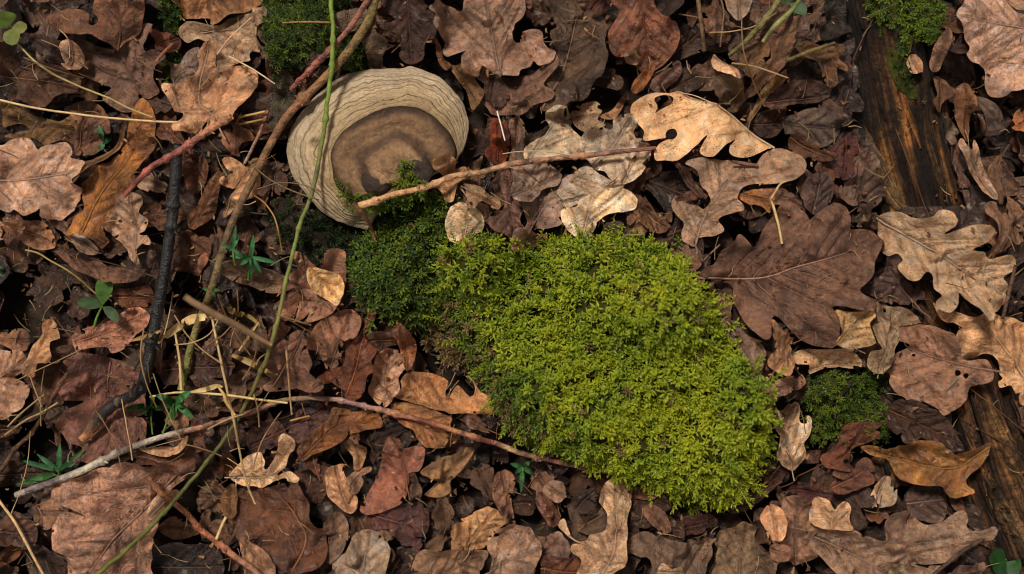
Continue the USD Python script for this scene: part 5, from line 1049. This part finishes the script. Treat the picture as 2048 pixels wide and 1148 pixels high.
# ------------------------------------------------------------------ sticks, twigs and stems
def rest(px, r, stiff, lift=0.0, zmin=None, hold=None):
    """lays a stiff path of photo points on the pile: world points"""
    z = np.full(len(px), .05)
    for it in range(2):
        w = W(px, z)
        Hm = maximum_filter(H, size=5)
        h = sample(Hm, w[:, 0], w[:, 1])
        if hold is not None: h = np.maximum(h, hold)
        from scipy.ndimage import gaussian_filter1d
        b = gaussian_filter1d(h, stiff, mode='nearest'); b = b + max(0.0, np.percentile(h - b, 80))
        b = gaussian_filter1d(np.maximum(b, h), max(stiff / 4, 1), mode='nearest')
        z = b + 0.7 * r + lift
    return np.column_stack([W(px, z), z])
def twig(name, label, category, q, pts, r_px, colours, rng, stiff=10, lift=0.0, knots=0, sides=8, mat='twig_bark', part='stem', wiggle=.0004, group=None, lumps=.12, hold=None, tipname=None, parent=None, patch=None):
    px = spline(P(q, pts), 4.0, closed=False); n = len(px)
    r = np.interp(np.linspace(0, 1, n), np.linspace(0, 1, len(np.atleast_1d(r_px))), np.atleast_1d(r_px)) * PXM
    if hold is not None: hold = np.interp(np.linspace(0, 1, n), np.linspace(0, 1, len(hold)), hold)
    w = rest(px, r, stiff, lift, hold=hold)
    w += np.column_stack([nz(np.arange(n) * .011, np.full(n, rng.uniform(0, 9)), 16, 3), nz(np.arange(n) * .011, np.full(n, rng.uniform(0, 9)), 16, 5), np.zeros(n)]) * 2 * wiggle
    rad = r * (1 + lumps * 2 * nz(np.arange(n) * .02, np.full(n, rng.uniform(0, 9)), 14, 2))
    ks = np.sort(rng.choice(np.arange(4, n - 4), knots, replace=False)) if knots and n > 12 else []
    for k in ks: rad *= 1 + 0.45 * np.exp(-((np.arange(n) - k) / 1.3) ** 2)
    v, f = tube(w, rad, sides)
    cols = np.array([lin(c) for c in colours]); cc = np.stack([np.interp(np.linspace(0, 1, n), np.linspace(0, 1, len(cols)), cols[:, k]) for k in range(3)], -1)
    cc = cc * (1 + 0.5 * nz(np.arange(n) * .03, np.full(n, rng.uniform(0, 9)), 10, 1))[:, None]
    tint = np.vstack([np.repeat(cc, sides, 0), cc[:1], cc[-1:]])
    if sides > 8:
        a = np.tile(np.arange(sides), n); g = meshkit.fbm(np.stack([np.repeat(np.arange(n), sides) * .08, np.cos(a / sides * 6.283) * 3, np.sin(a / sides * 6.283) * 3], -1), 3, 4) - .5
        ctr = np.repeat(w, sides, 0); v[:len(ctr)] = ctr + (v[:len(ctr)] - ctr) * (1 + .4 * g)[:, None]
    if patch:                                             # bark peeled off in places
        on = np.clip((meshkit.fbm(v * 260, 3, 12) - .60) * 9, 0, 1)[:, None] * np.clip(np.append(np.repeat(np.linspace(-.2, 1.2, n), sides), [0, 1]), 0, 1)[:, None]
        tint = tint * (1 - on) + lin(patch) * on
    t = parent if parent is not None else thing(name, label, category, w[n // 2] - [0, 0, r.mean()], group)
    body = put(t, part, v, f, mat, tint=tint)
    IDENT[0] += 1; stamp(v, f, -20 - IDENT[0])
    for k in ks:
        d = rng.normal(0, 1, 3); d[2] = abs(d[2]) * .6; tg = w[min(k + 1, n - 1)] - w[k - 1]; tg /= np.linalg.norm(tg); d -= tg * (d @ tg); d = d / np.linalg.norm(d) + tg * .8
        d /= np.linalg.norm(d); L_ = r[k] * rng.uniform(1.6, 2.6)
        bv, bf = tube(np.array([w[k], w[k] + d * L_ * .5, w[k] + d * L_]), [r[k] * .55, r[k] * .5, r[k] * .12], 6)
        put(body, 'bud', bv, bf, mat, tint=cc[k] * 1.15)
    return t, w, r
rs = np.random.default_rng(41)
t, w, r = twig('black_stick', 'charred black stick with a bent lower end at the left', 'stick', 'F', '357,288 352,340 340,470 319,600 301,700 285,778', [9.5, 10.5, 11, 11.5, 12], ['141313', '1c1a19', '161514', '100f0f'], rs, 40, .006, 3, 16, 'burnt_wood', 'shaft', .0004, lumps=.2)
twig('', '', '', 'F', '288,770 268,790 241,802 214,821 187,852 163,881', [10.5, 10.5, 9.5, 12, 11, 7.5], ['141212', '161312', '1a1512', '2e2016', '8a5a38'], rs, 12, .006, 2, 16, 'burnt_wood', 'bent_end', .0006, lumps=.35, parent=t, patch='9a7448')
twig('', '', '', 'F', '268,762 262,778 262,792', [4, 5, 3], ['3a2416', '2a1a12'], rs, 3, .006, 0, 8, 'burnt_wood', 'side_stub', .0002, parent=t)
for tr in TRACED:
    if tr[5].get('over', 0) == 2: place(tr, rt)
twig('olive_stem', 'long olive brown bramble stem running down left of the bracket fungus', 'stem', 'F', '770,-60 750,0 735,45 690,110 640,165 580,225 540,290 510,350 480,410 455,470 437,530 422,580 395,650 375,720 362,780', [8.5, 8.5, 8, 8, 7.5, 7, 7.5], ['6a5a30', '7a6038', '80583a', '6a4c30', '5a4630', '6a5a34', '6c7034'], rs, 16, 0, 5)
twig('red_brown_twig', 'straight red brown twig with buds ending above the bracket fungus', 'twig', 'F', '765,-50 735,0 700,55 655,105 610,150 581,180', [6, 5.5, 5.5, 5], ['7a5040', '8e5c4c', '8a5244', '7a463c'], rs, 14, 0, 5, group=None)
twig('red_brown_twig', 'short red brown twig lying over the upper end of the black stick', 'twig', 'F', '248,393 300,337 350,307 410,266 463,233', [4, 6, 6.5, 6.5, 6], ['7a3e30', '8a4c40', '8e5848', 'a8764e'], rs, 14, .001, 6)
twig('spotted_twig', 'thin grey twig with lichen running across the lower left', 'twig', 'F', '32,990 100,966 170,938 250,900 330,872 420,850 500,825 560,802 612,796', [6.5, 7, 7, 5.6, 5.2, 5.2, 5], ['8a7c74', '6a5c58', 'b0a48e', '5e4e48', 'a09484', '84604a', '7e5a44', '846048', '907458'], rs, 18, 0, 5)
twig('spotted_twig', 'long spotted red brown twig running to the lower edge of the moss cushion', 'twig', 'F', '606,796 660,798 720,810 780,825 860,845 930,868 1000,890 1040,905 1110,922 1160,932 1215,942', [4.6, 5, 5, 4.8, 5.2, 5.6, 5, 5.6], ['94785e', '8a685a', '84645e', '9c6a4a', '6e3c30', 'a8704c', '7c4438', 'b08c68', '6a3c34', '8a5a48', '6a3c30'], rs, 18, 0, 12, wiggle=.0008)
twig('tan_twig', 'long tan twig from the bracket fungus to the tan holed leaf', 'twig', 'F', '718,412 750,402 790,388 850,375 905,353 960,345 1025,328 1100,318 1180,310 1250,302 1312,296', [7.5, 5.5, 5.5, 6, 5.5, 6, 5, 5.5, 4.5, 4], ['c09468', 'b8885c', 'b88a66', 'a8805c', '9a7058', 'a87a5a', '7e5446', '6e4438'], rs, 14, .001, 6)
twig('dark_twig', 'short dark twig sticking out below the tan holed leaf', 'twig', 'TR', '880,645 930,655 985,662', [3.5, 4, 3.5], ['5a3830', '6a4438'], rs, 8)
twig('red_brown_twig', 'red brown twig at the bottom left crossing the broad pinkish tan leaf', 'twig', 'BL', '590,755 650,830 740,900 800,970 870,1020 940,1080 1000,1120 1060,1180', [5, 6, 6.5, 6.5, 7], ['7a5034', '8e5c3c', '8e5236', '8a5a40', '7a5a48'], rs, 14, .001, 4)
t, w, r = twig('green_stem', 'long thin green stem arching from the top edge over the bracket fungus', 'stem', 'F', '660,-70 662,0 666,60 663,130 655,200 645,280 630,360 615,410 600,450 587,500 572,560 560,620 545,680 520,750 490,810 455,870 400,940 350,1000 280,1075 195,1148 150,1190', [4.8, 4.5, 4.4, 4.2, 4, 4, 4.3, 4, 3.7, 4, 4, 4.4], ['6e8030', '78883a', '748636', '6e6a40', '74803c', '72703c', '6e6438', '66663a', '5c5c30', '66682e', '666430'], rs, 24, .002, 9, mat='green_leaf', wiggle=.0012, lumps=.22)
twig('dark_twig', 'thin dark curved twig at the bottom right corner', 'twig', 'BR', '1955,965 1900,1000 1800,1060 1690,1148 1640,1200', [3, 4, 4, 4], ['3a2a20', '4a3628', '3e2c22'], rs, 12, .001)
twig('brown_twig', 'thin brown twig standing up right of the rotten log', 'twig', 'RM', '1885,740 1905,660 1930,560 1960,430', [4, 4, 3.5], ['4a3628', '5a4030', '4a3426'], rs, 10, .002)
twig('brown_twig', 'brown twig slanting along the lower left edge', 'twig', 'BL', '-20,770 60,650 130,580 180,500 230,410 275,340', [4.5, 4.5, 4], ['4e3624', '5e402a', '5a3a26'], rs, 12, .002, 3)
twig('brown_twig', 'short red brown twig beside the small dark red leaf end', 'twig', 'TL', '625,247 655,210 690,175', [3.2, 3.6, 3], ['7a5038', '8a5038'], rs, 6, .002)
twig('brown_twig', 'thin pinkish twig left of the olive stem above the tan lobed leaf', 'twig', 'TL', '978,655 1030,550 1050,500 1072,440', [3, 3.5, 3.5, 4], ['a08068', '8a6450', '7a4a34'], rs, 8, .002)
twig('leaf_stalk', 'dry brown leaf stalk hanging from the lower tip of the bracket fungus', 'stalk', 'TL', '1415,815 1445,850 1480,900 1505,975', [4.5, 4, 3.5, 3], ['7a5636', '805c3c', '6a4a30'], rs, 6, 0)
twig('olive_stem', 'olive stem at the top right beside the folded dry leaves', 'stem', 'TR', '868,222 940,160 1020,70 1080,-20', [4, 5.5, 6, 6], ['5a4e28', '6a6034', '6e6838'], rs, 10, .006, 1)
twig('olive_stem', 'pale green stem at the top right pointing to the green shoot', 'stem', 'TR', '1003,168 1050,105 1110,50 1150,0', [3.5, 4.5, 4.5, 4], ['7c7448', '7a7a46', '5a6a30'], rs, 8, .010)
twig('olive_stem', 'thin olive twig over the jagged brown leaf left of the rotten log', 'stem', 'TR', '1095,243 1180,210 1230,192 1290,172', [3.5, 3.5, 3, 2.5], ['5a4c2a', '66582e', '5a4a2c'], rs, 10, .004, 1)
twig('brown_twig', 'upright brown stem at the top edge right of the red blotched leaf', 'twig', 'TR', '740,-30 755,80 770,205', [4.5, 4.5, 4], ['6a5034', '5e442c', '4e3824'], rs, 10, .003)
twig('brown_twig', 'thread thin brown stem above the cream curled leaf edge', 'twig', 'TR', '832,188 843,100 846,40 832,-20', [1.8, 1.8, 1.6], ['6a5240', '6a5038'], rs, 10, .004)

# dry straws
def straw(label, q, pts, r, col, stiff=14, lift=.002, name='dry_straw', cat='straw', cols=None, hold=None):
    return twig(name, label, cat, q, pts, np.atleast_1d(r) * .8, cols or [col, col], rs, stiff, lift, 0, 6, 'dry_straw', 'stalk', .00025, lumps=.08, hold=hold)
straw('long pale straw from the left edge to the black stick', 'F', '-40,192 0,200 60,214 130,225 210,235 300,242 356,245', [3, 2.8, 2.6], 'c4a473', 18, .006)
straw('thin olive straw slanting across the dark leaves at the upper left', 'TL', '70,175 140,245 220,300 340,355 430,390 520,435 612,470', [2.6, 2.6, 2.4], '9a8450', 18, .005)
straw('fine reddish straw on the pale grey brown leaf at the top', 'TL', '868,218 920,150 1008,68', 1.7, 'c09a78', 10, .002)
straw('pale pine needle below the pale grey brown leaf at the top', 'TL', '915,225 1000,270 1040,295 1100,335', [2, 2.2, 1.6], 'c0a484', 10, .002)
straw('yellow straw on the moss patch behind the green stem', 'TL', '1130,92 1220,88 1320,90', 2.4, '8a6430', 10, .002)
straw('short pale straw right of the tan stacked leaves, upper one', 'TL', '958,468 1010,458 1062,446', 3.2, 'a8864e', 8, .002)
straw('short brown straw right of the tan stacked leaves, lower one', 'TL', '955,497 1010,487 1052,478', 3.0, '8a6634', 8, .002)
straw('tan straw crossing the bottom left corner', 'F', '-25,960 0,1003 30,1045 60,1100 95,1165', [3.8, 3.6, 3.6], 'b89466', 14, .006)
straw('long pale straw standing in the dry grass below the grass whorl', 'BL', '850,130 880,280 910,420 940,560 980,760 1020,868', [3.4, 3.4, 3, 2.6], 'a88c60', 18, .004)
straw('pale straw left of the green grass stem in the dry grass', 'BL', '700,180 712,250 720,310 725,412', [3, 3.6, 4], 'b09060', 10, .003)
straw('thin straw on the dark wet leaf below the broad brown leaf', 'BL', '1145,250 1155,380 1167,510', 2.4, 'b08a60', 10, .003)
straw('pale straw lying flat along the grey twig', 'BL', '600,440 680,425 760,422 900,432 1020,448 1150,464', [2.6, 3, 3, 2.6], 'c0a468', 14, .003)
straw('bent yellow straw above the grey twig', 'BL', '870,395 895,430 905,460 940,512', [3, 4, 4.5, 3], 'b48e52', 6, .003)
straw('thin drooping straw between the straws left of the dark wet leaf', 'BL', '1015,430 1030,480 1037,560', 2, '9a7e54', 8, .003)
straw('forked pale straw on the very large dark brown leaf', 'TR', '1080,975 1068,910 1055,860 1035,790', [3, 3.4, 3.6, 3], 'c2a26e', 12, .002)
straw('short arm of the straw fork pointing to the folded dry leaf', 'TR', '1037,795 1055,765 1075,735 1105,722', [2.8, 3, 2], 'a8885a', 8, .002)
straw('white pine needle on the rust orange leaf', 'TL', '1988,445 2005,505 2020,562', 1.8, 'd6c8b4', 8, .002)
straw('thin pale straw across the whitish leaf above the long tan twig', 'F', '1005,308 1040,303 1090,303 1140,310', 1.5, 'a89878', 10, .002)
straw('yellow curved tendril in the dark hollow under the bracket fungus', 'TL', '1018,782 1060,815 1095,865 1115,930 1128,1005', [2.2, 2.2, 2], '8e6a34', 5, .003)
straw('thin olive straw above the green seedling', 'TL', '100,1000 150,1012 200,1042 290,1095 390,1180', 2.4, '8a7440', 12, .004)
straw('dull straw at the lower left edge, lower of two crossing pieces', 'BL', '20,592 100,535 170,500 232,462', 3, '8a7048', 10, .003)
straw('dull straw at the lower left edge, upper of two crossing pieces', 'BL', '30,560 90,500 180,428', 2.6, '7e6844', 10, .003)
straw('pale straw stub at the bottom, left of the large dark glossy leaf', 'BL', '865,1010 885,960 905,920', 4, 'c0a474', 6, .002)
straw('thin orange straw splinter on the dark purple wet leaf', 'BL', '1160,535 1200,525 1238,517', 2.6, 'b07a40', 6, .002)
straw('thin curved reddish stalk at the top right of the moss cushion', 'TR', '405,1000 425,965 460,942 520,940', 3, '7a5a44', 5, .004)

rg = np.random.default_rng(17)
for cx_, cy_, sp_, n_s in ((440, 690, 90, 7), (340, 780, 90, 4), (480, 860, 110, 4), (90, 740, 70, 3), (100, 900, 80, 2), (570, 720, 80, 3), (1500, 70, 80, 3), (560, 400, 60, 2), (140, 120, 90, 3)):
    for k in range(n_s):
        c_ = np.array([cx_, cy_]) + rg.normal(0, .55, 2) * sp_; a = rg.uniform(0, np.pi); l_ = rg.uniform(28, 95); d_ = np.array([math.cos(a), math.sin(a)]); b_ = np.array([-d_[1], d_[0]]) * rg.normal(0, .16) * l_
        pts = ' '.join(f'{x:.0f},{y:.0f}' for x, y in (c_ - d_ * l_, c_ - d_ * l_ * .3 + b_, c_ + d_ * l_ * .4 + b_ * .8, c_ + d_ * l_))
        w_, h_ = [('pale', 'a08558'), ('tan', '866840'), ('brown', '684c2e'), ('olive', '6e6038')][int(rg.integers(4))]
        straw(unique(f"thin {w_} {'short' if l_ < 55 else 'long'} straw", c_), 'F', pts, rg.uniform(1.2, 2.1), h_, 10, rg.uniform(.001, .008))

# blades: flat dry grass and green leaves
def blade(parent, part, px, wpx, tint, z, fold=.25, mat='dry_straw', droop=0.0, n=None):
    px = spline(np.asarray(px, float), 4, closed=False); n = len(px)
    z = np.interp(np.linspace(0, 1, n), np.linspace(0, 1, len(np.atleast_1d(z))), np.atleast_1d(z))
    w = W(px, z); t = np.gradient(w, axis=0); t /= np.linalg.norm(t, axis=1, keepdims=True) + 1e-9; nn = np.column_stack([-t[:, 1], t[:, 0]])
    half = np.interp(np.linspace(0, 1, n), np.linspace(0, 1, len(wpx)), wpx) * PXM / 2
    cols = np.array([-1, -.5, 0, .5, 1])
    X = w[:, 0, None] + nn[:, 0, None] * cols * half[:, None]; Y = w[:, 1, None] + nn[:, 1, None] * cols * half[:, None]
    Z = z[:, None] + np.abs(cols) * half[:, None] * fold
    p3 = np.stack([X, Y, Z], -1).reshape(-1, 3)
    i = np.arange(n - 1)[:, None] * 5; j = np.arange(4)[None]
    f = np.concatenate([np.stack([i + j, i + 5 + j, i + 6 + j], -1).reshape(-1, 3), np.stack([i + j, i + 6 + j, i + j + 1], -1).reshape(-1, 3)])
    if np.cross(p3[f[0, 1]] - p3[f[0, 0]], p3[f[0, 2]] - p3[f[0, 0]])[2] < 0: f = f[:, ::-1]
    v, ff, k = solid_sheet(p3, f, .0003)
    put(parent, part, v, ff, mat, tint=tint)
    stamp(p3, f, -20)
    return p3
def ground_z(px, extra=0.0):
    w = W(np.asarray(px, float), .05); return sample(H, w[:, 0], w[:, 1]) + extra
def grass(label, q, pts, wpx, hexc, lift=.004, z=None, name='dry_grass_blade', cat='grass blade'):
    px = P(q, pts); zz = ground_z(spline(px, 4, False)); 
    zz = np.maximum(gaussian_filter(zz, 8), zz * .98) + lift if z is None else np.asarray(z)
    c = W(px.mean(0), .05)
    t = thing(name, label, cat, (*c, float(np.min(zz))))
    blade(t, 'blade', px, wpx, lin(hexc), zz)
grass('broad bleached grass blade right of the black stick', 'BL', '632,225 680,185 720,155 780,125 850,122 885,140', [4, 14, 16, 18, 12, 3], 'c8a870')
grass('tan grass blade bending down right of the bleached blade', 'BL', '880,30 930,95 1000,120 1040,155', [6, 14, 10, 4], '94743e')
grass('short brown grass blade crossing the green stem', 'BL', '928,272 1000,302 1070,338 1110,350', [6, 13, 10, 3], '8e7040')
grass('thin yellow grass blade behind the green stem', 'BL', '1035,140 990,205 955,255', [3, 6, 3], 'a48650')
grass('pale grass blade above the grey twig', 'BL', '760,420 820,410 870,395 890,400', [3, 9, 10, 3], 'b89c64')
grass('narrow brown grass blade below the green grass whorl', 'BL', '525,215 560,205 610,190 640,175', [3, 9, 8, 4], '8c6c3e')
straw('blurred brown grass stalk close to the camera right of the black stick', 'BL', '738,38 790,72 860,110 930,145 1000,185 1085,232', [7, 8.5, 8.5, 8, 7, 4], '86694a', 14, .0, 'dry_grass_blade', 'grass blade', hold=[.145, .138, .127, .112, .096, .078])
def whorl(label, q, centre, tips, wpx, hexc, z_up=.008, stem=None, name='bedstraw_sprig', cat='green sprig'):
    c = P(q, centre)[0]; tp = P(q, tips)
    zc = float(ground_z(c[None])[0]) + z_up; cw = W(c, zc)
    t = thing(name, label, cat, (*cw, zc - z_up))
    for k, p in enumerate(tp):
        zt = max(float(ground_z(p[None])[0]) + .002, zc - .004 + .004 * math.sin(k * 2.1))
        mid = (c + p) / 2
        blade(t, 'leaf', [c, mid, p], [wpx * .45, wpx, wpx * .9, wpx * .15], lin(hexc) * (0.8 + .1 * (k % 4)), [zc, max(zc, zt) + .002, zt], .35, 'green_leaf')
    s0 = P(q, stem)[0] if stem else c + (6, 30)
    zs = float(ground_z(s0[None])[0]) - .002
    sw = np.array([[*W(s0, zs), zs], [*W((s0 + c) / 2, (zs + zc) / 2), (zs + zc) / 2 + .002], [*cw, zc]])
    v, f = tube(spline(sw, .002, False), .0007, 6); put(t, 'stem', v, f, 'green_leaf', tint=lin('5a7a30'))
    return t, cw, zc
whorl('green star shaped sprig with narrow leaves right of the olive stem', 'F', '503,514', '507,470 556,526 460,512 502,556 522,545 480,530', 9, '386a3c', .012, '496,560')
whorl('green sprig lying against the olive stem above the star shaped sprig', 'F', '466,497', '472,450 440,488 455,500 478,470 485,515', 7, '34643c', .010, '470,530')
whorl('small green sprig at the dry grass joint', 'F', '420,580', '432,565 405,577 430,592 440,580', 7, '446a38', .010, '415,600')
whorl('bright green sprig above the grey twig, right one', 'BL', '700,458', '622,432 765,415 778,528 690,532 738,480 655,480 740,440', 14, '3c6a34', .012, '650,590')
whorl('bright green sprig above the grey twig, left one', 'BL', '605,472', '500,485 612,430 600,535 650,492 560,508', 12, '386432', .010, '610,590')
whorl('green sprig with long leaves above the left end of the grey twig', 'BL', '235,735', '72,690 148,668 300,705 240,625 340,650', 11, '365e36', .012, '240,780')
whorl('long green blade pair touching the left end of the grey twig', 'BL', '215,750', '65,790 120,770', 14, '3c6232', .010, '250,760')
whorl('small green grass sprig just below the moss cushion end of the spotted twig', 'BR', '42,720', '-8,706 36,822 72,698 92,752 14,745', 10, '38683a', .010, '45,760')
whorl('small pointed green shoot on the brown leaf above the golden rolled leaf', 'TL', '412,570', '396,500 400,602 450,545', 13, '42744c', .008, '410,590')
whorl('tiny dewy green leaf at the left edge', 'TL', '15,1085', '-20,1070 40,1070 45,1095 0,1115', 16, '6a8a60', .006, '15,1110')
def leafy(label, q, stem, leaves, hexes, up, name, cat):
    s = P(q, stem); c = s[-1]; zc = float(ground_z(c[None])[0]) + up; z0 = float(ground_z(s[:1])[0]) - .002
    zz = np.linspace(z0, zc, len(s)); sw = np.column_stack([W(s, zz), zz]); t = thing(name, label, cat, (*W(s[0], z0), z0))
    v, f = tube(spline(sw, .002, False), np.linspace(.0012, .0008, len(spline(sw, .002, False))), 7); put(t, 'stem', v, f, 'green_leaf', tint=lin('6a8a3a'))
    for k, (pts, wd) in enumerate(leaves):
        px = P(q, pts); n = len(px); blade(t, 'leaf', px, [3, wd * .8, wd, wd * .85, wd * .3], lin(hexes[k % len(hexes)]), np.linspace(zc, zc + .006, n), .2, 'green_leaf')
leafy('small green seedling with one tall oval leaf at the left', 'F', '186,670 192,640 204,612', [('204,610 208,580 215,560 228,548', 36), ('204,612 180,606 155,604', 25), ('206,614 222,625 238,642', 22)], ['466428', '3c5030', '384a2c'], .028, 'seedling', 'seedling')
leafy('green shoot with rounded leaves at the upper left edge', 'TL', '70,175 60,140 50,110', [('30,110 15,85 0,50', 60), ('50,110 75,112 108,105', 26), ('50,115 48,140 60,178', 36)], ['56662a', '6c6c38', '666a30'], .022, 'seedling', 'seedling')
leafy('dark green clover like leaves in the bottom right corner', 'BR', '1985,1130 1980,1105 1975,1090', [('1975,1090 1940,1085 1910,1078', 44), ('1978,1100 2000,1125 2030,1140', 56), ('1972,1095 1950,1120 1930,1140', 44)], ['23441c', '2a4e20', '203c18'], .008, 'clover', 'clover')
leafy('dull green shoot at the top edge left of the rotten log', 'TR', '1120,60 1118,35 1112,15', [('1112,15 1150,35 1170,60', 26), ('1112,15 1090,0 1085,-25', 20)], ['3a5030', '4a5c34'], .012, 'seedling', 'seedling')

# moss on the rotten log
moss('moss_tuft', 'bright green feathery moss tuft on top of the rotten log', '1744,-30 1746,8 1754,30 1775,42 1800,64 1808,108 1817,108 1830,60 1848,84 1868,56 1872,-30', lambda d, x, y: .004 * np.clip(d / .01, 0, 1), ['moss_green', 'moss_mid', 'moss_deep'], .0038, np.random.default_rng(14), .85, .05, -10, tall=.10, lean=(-.15, -.5), wild=.4)
moss('moss_tuft', 'thin olive moss film on the middle of the rotten log', '1775,95 1800,110 1815,150 1835,190 1825,200 1800,180 1780,140', lambda d, x, y: 0 * d + .0006, ['moss_deep', 'moss_dead'], .0058, np.random.default_rng(15), .5, .05, -11)

# crumbs and chips among the leaves
rk = np.random.default_rng(61)
protos = []
for k in range(6):
    m_ = rk.integers(4, 7); a = np.sort(rk.uniform(0, 6.28, m_)); rr_ = rk.uniform(.5, 1, m_) * .0035
    top = np.column_stack([np.cos(a) * rr_, np.sin(a) * rr_ * rk.uniform(.4, 1), rk.uniform(0, .0012, m_)])
    f = np.array([[0, i, i + 1] for i in range(1, m_ - 1)]); v, ff, kk = solid_sheet(top, f, .0004)
    protos.append((v, ff, 'dead_leaf', dict(tint=lin(['7a5a42', '4a3020', '9a7a58', '6a3a20', 'b09470', '382618'][k]), style=(.3, .3, .6), vein=np.zeros(len(v)), smooth=False)))
for k in range(4):                                     # needles and slivers
    l_ = rk.uniform(.006, .011); c_ = spline(np.array([[-l_, 0, 0], [0, rk.normal(0, .0012), .0006], [l_, 0, 0]]), .002, False)
    v, f = tube(c_, np.linspace(.00045, .00025, len(c_)), 4); protos.append((v, f, 'dry_straw', dict(tint=lin(['a88a60', '7a5a3a', '5a4028', '8a7850'][k]))))
nC = 5200
xy = np.column_stack([rk.uniform(-.43, .43, nC), rk.uniform(-.26, .26, nC)])
tp_ = TOP[((xy[:, 1] - GY0) / RES).astype(int), ((xy[:, 0] - GX0) / RES).astype(int)]
bare_moss = np.isin(tp_, [-2, -7, -8]); hs_ = sample(H, xy[:, 0], xy[:, 1]); deep = gaussian_filter(H, 10); lowp = hs_ < sample(deep, xy[:, 0], xy[:, 1]) + .001
keep = (tp_ >= 0) & (lowp | (rk.random(nC) < .22)) | (tp_ == LOG_ID) & (rk.random(nC) < .35) | bare_moss & (rk.random(nC) < .05)
keep &= (tp_ != -9) | (rk.random(nC) < .04)
xy, zc, onm = xy[keep], sample(maximum_filter(H, 3), xy[keep, 0], xy[keep, 1]) + .0004, bare_moss[keep]
zc = zc + np.where(onm, .010, 0)
hold = type('h', (), {'at': np.zeros(3), 'GetPath': staticmethod(lambda: '/World')})
instancer(hold, 'leaf_crumbs', protos, rk.integers(0, 10, len(xy)), np.column_stack([xy, zc]), [quat_to(np.array([rk.normal(0, .25), rk.normal(0, .25), 1]), rk.uniform(0, 6.28)) for _ in xy], rk.uniform(.2, 1.0, len(xy)) ** 1.4)

# ------------------------------------------------------------------ which leaves show; write them
ids, cnt = np.unique(TOP, return_counts=True); seen = dict(zip(ids.tolist(), cnt.tolist()))
fx = (np.abs(GXX) < .40) & (np.abs(GYY) < .225)
ids, cnt = np.unique(TOP[fx], return_counts=True); inview = dict(zip(ids.tolist(), cnt.tolist()))
traced = [r for r in LEAVES if not r['filler']]
fill = sorted([r for r in LEAVES if r['filler']], key=lambda r: -inview.get(r['ident'], 0))
room = 296 - len(traced)
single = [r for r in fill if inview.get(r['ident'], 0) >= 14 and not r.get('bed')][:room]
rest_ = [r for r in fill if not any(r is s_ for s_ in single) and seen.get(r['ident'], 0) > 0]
for r in traced: write_leaf(r)
jj_, ii_ = {}, {}
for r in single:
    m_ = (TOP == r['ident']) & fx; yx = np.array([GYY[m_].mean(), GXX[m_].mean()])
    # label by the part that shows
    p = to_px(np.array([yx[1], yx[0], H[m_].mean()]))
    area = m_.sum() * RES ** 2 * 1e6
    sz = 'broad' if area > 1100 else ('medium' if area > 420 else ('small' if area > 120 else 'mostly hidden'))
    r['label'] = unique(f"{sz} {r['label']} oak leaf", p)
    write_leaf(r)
# leaves that lie under the others or outside the picture
V, F_, T_, ST, VE = [], [], [], [], []; k0 = 0
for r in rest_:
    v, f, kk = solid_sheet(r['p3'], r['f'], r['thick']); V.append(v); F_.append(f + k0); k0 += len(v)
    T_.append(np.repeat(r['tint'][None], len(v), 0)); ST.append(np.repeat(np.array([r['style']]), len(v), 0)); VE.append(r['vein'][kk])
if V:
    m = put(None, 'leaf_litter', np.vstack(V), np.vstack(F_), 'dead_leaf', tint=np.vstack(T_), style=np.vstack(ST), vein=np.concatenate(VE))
    props(m.GetPrim(), 'lower leaves, tinted darker for shade, showing only in the gaps of the litter', 'leaf litter', kind='stuff')
# the wood goes on beyond the picture
ro = np.random.default_rng(91); protos = []
for k in range(9):
    L_ = ro.uniform(.06, .10); o, mid = oak_outline(L_, L_ * .31, int(ro.integers(3, 6)), ro.uniform(.35, .6), ro)
    p, f, nb = triangulate(Polygon(o), .004, ro); x, y = p[:, 0] - L_ / 2, p[:, 1]
    z = 0.012 * nz(x, y, 30, k, 2) + .25 * np.abs(y) ** 1.2 * ro.uniform(-.5, 1)
    v, ff, kk = solid_sheet(np.column_stack([x, y, z]), f, .0005)
    dm = np.abs(p[:, 1]); protos.append((v, ff, 'dead_leaf', dict(tint=lin(PAL[[0, 1, 2, 3, 4, 5, 7, 8, 6][k]][0]), style=(.35, .4, .8), vein=np.clip(1 - dm / .002, 0, 1)[kk])))
pos = []
while len(pos) < 2600:
    x, y = ro.normal(0, .62), ro.normal(0, .5)
    if abs(x) < .47 and abs(y) < .30: continue
    pos.append((x, y, float(0.02 * nz(np.array(x), np.array(y), 9, 1) + ro.uniform(.004, .038))))
pos = np.array(pos)
pi = instancer(hold, 'fallen_leaves', protos, ro.integers(0, 9, len(pos)), pos, [quat_to(np.array([ro.normal(0, .18), ro.normal(0, .18), 1]), ro.uniform(0, 6.28)) for _ in pos], ro.uniform(.8, 1.3, len(pos)))
props(pi.GetPrim(), 'brown fallen oak leaves covering the ground around', 'leaf litter', kind='stuff')
props(stage.GetPrimAtPath('/World/leaf_crumbs'), 'tiny leaf crumbs and chips scattered over the litter', 'leaf crumbs', kind='stuff')
print('traced', len(traced), 'fill', len(single), 'rest', len(rest_), 'max H', H.max(), 'fb', fb)
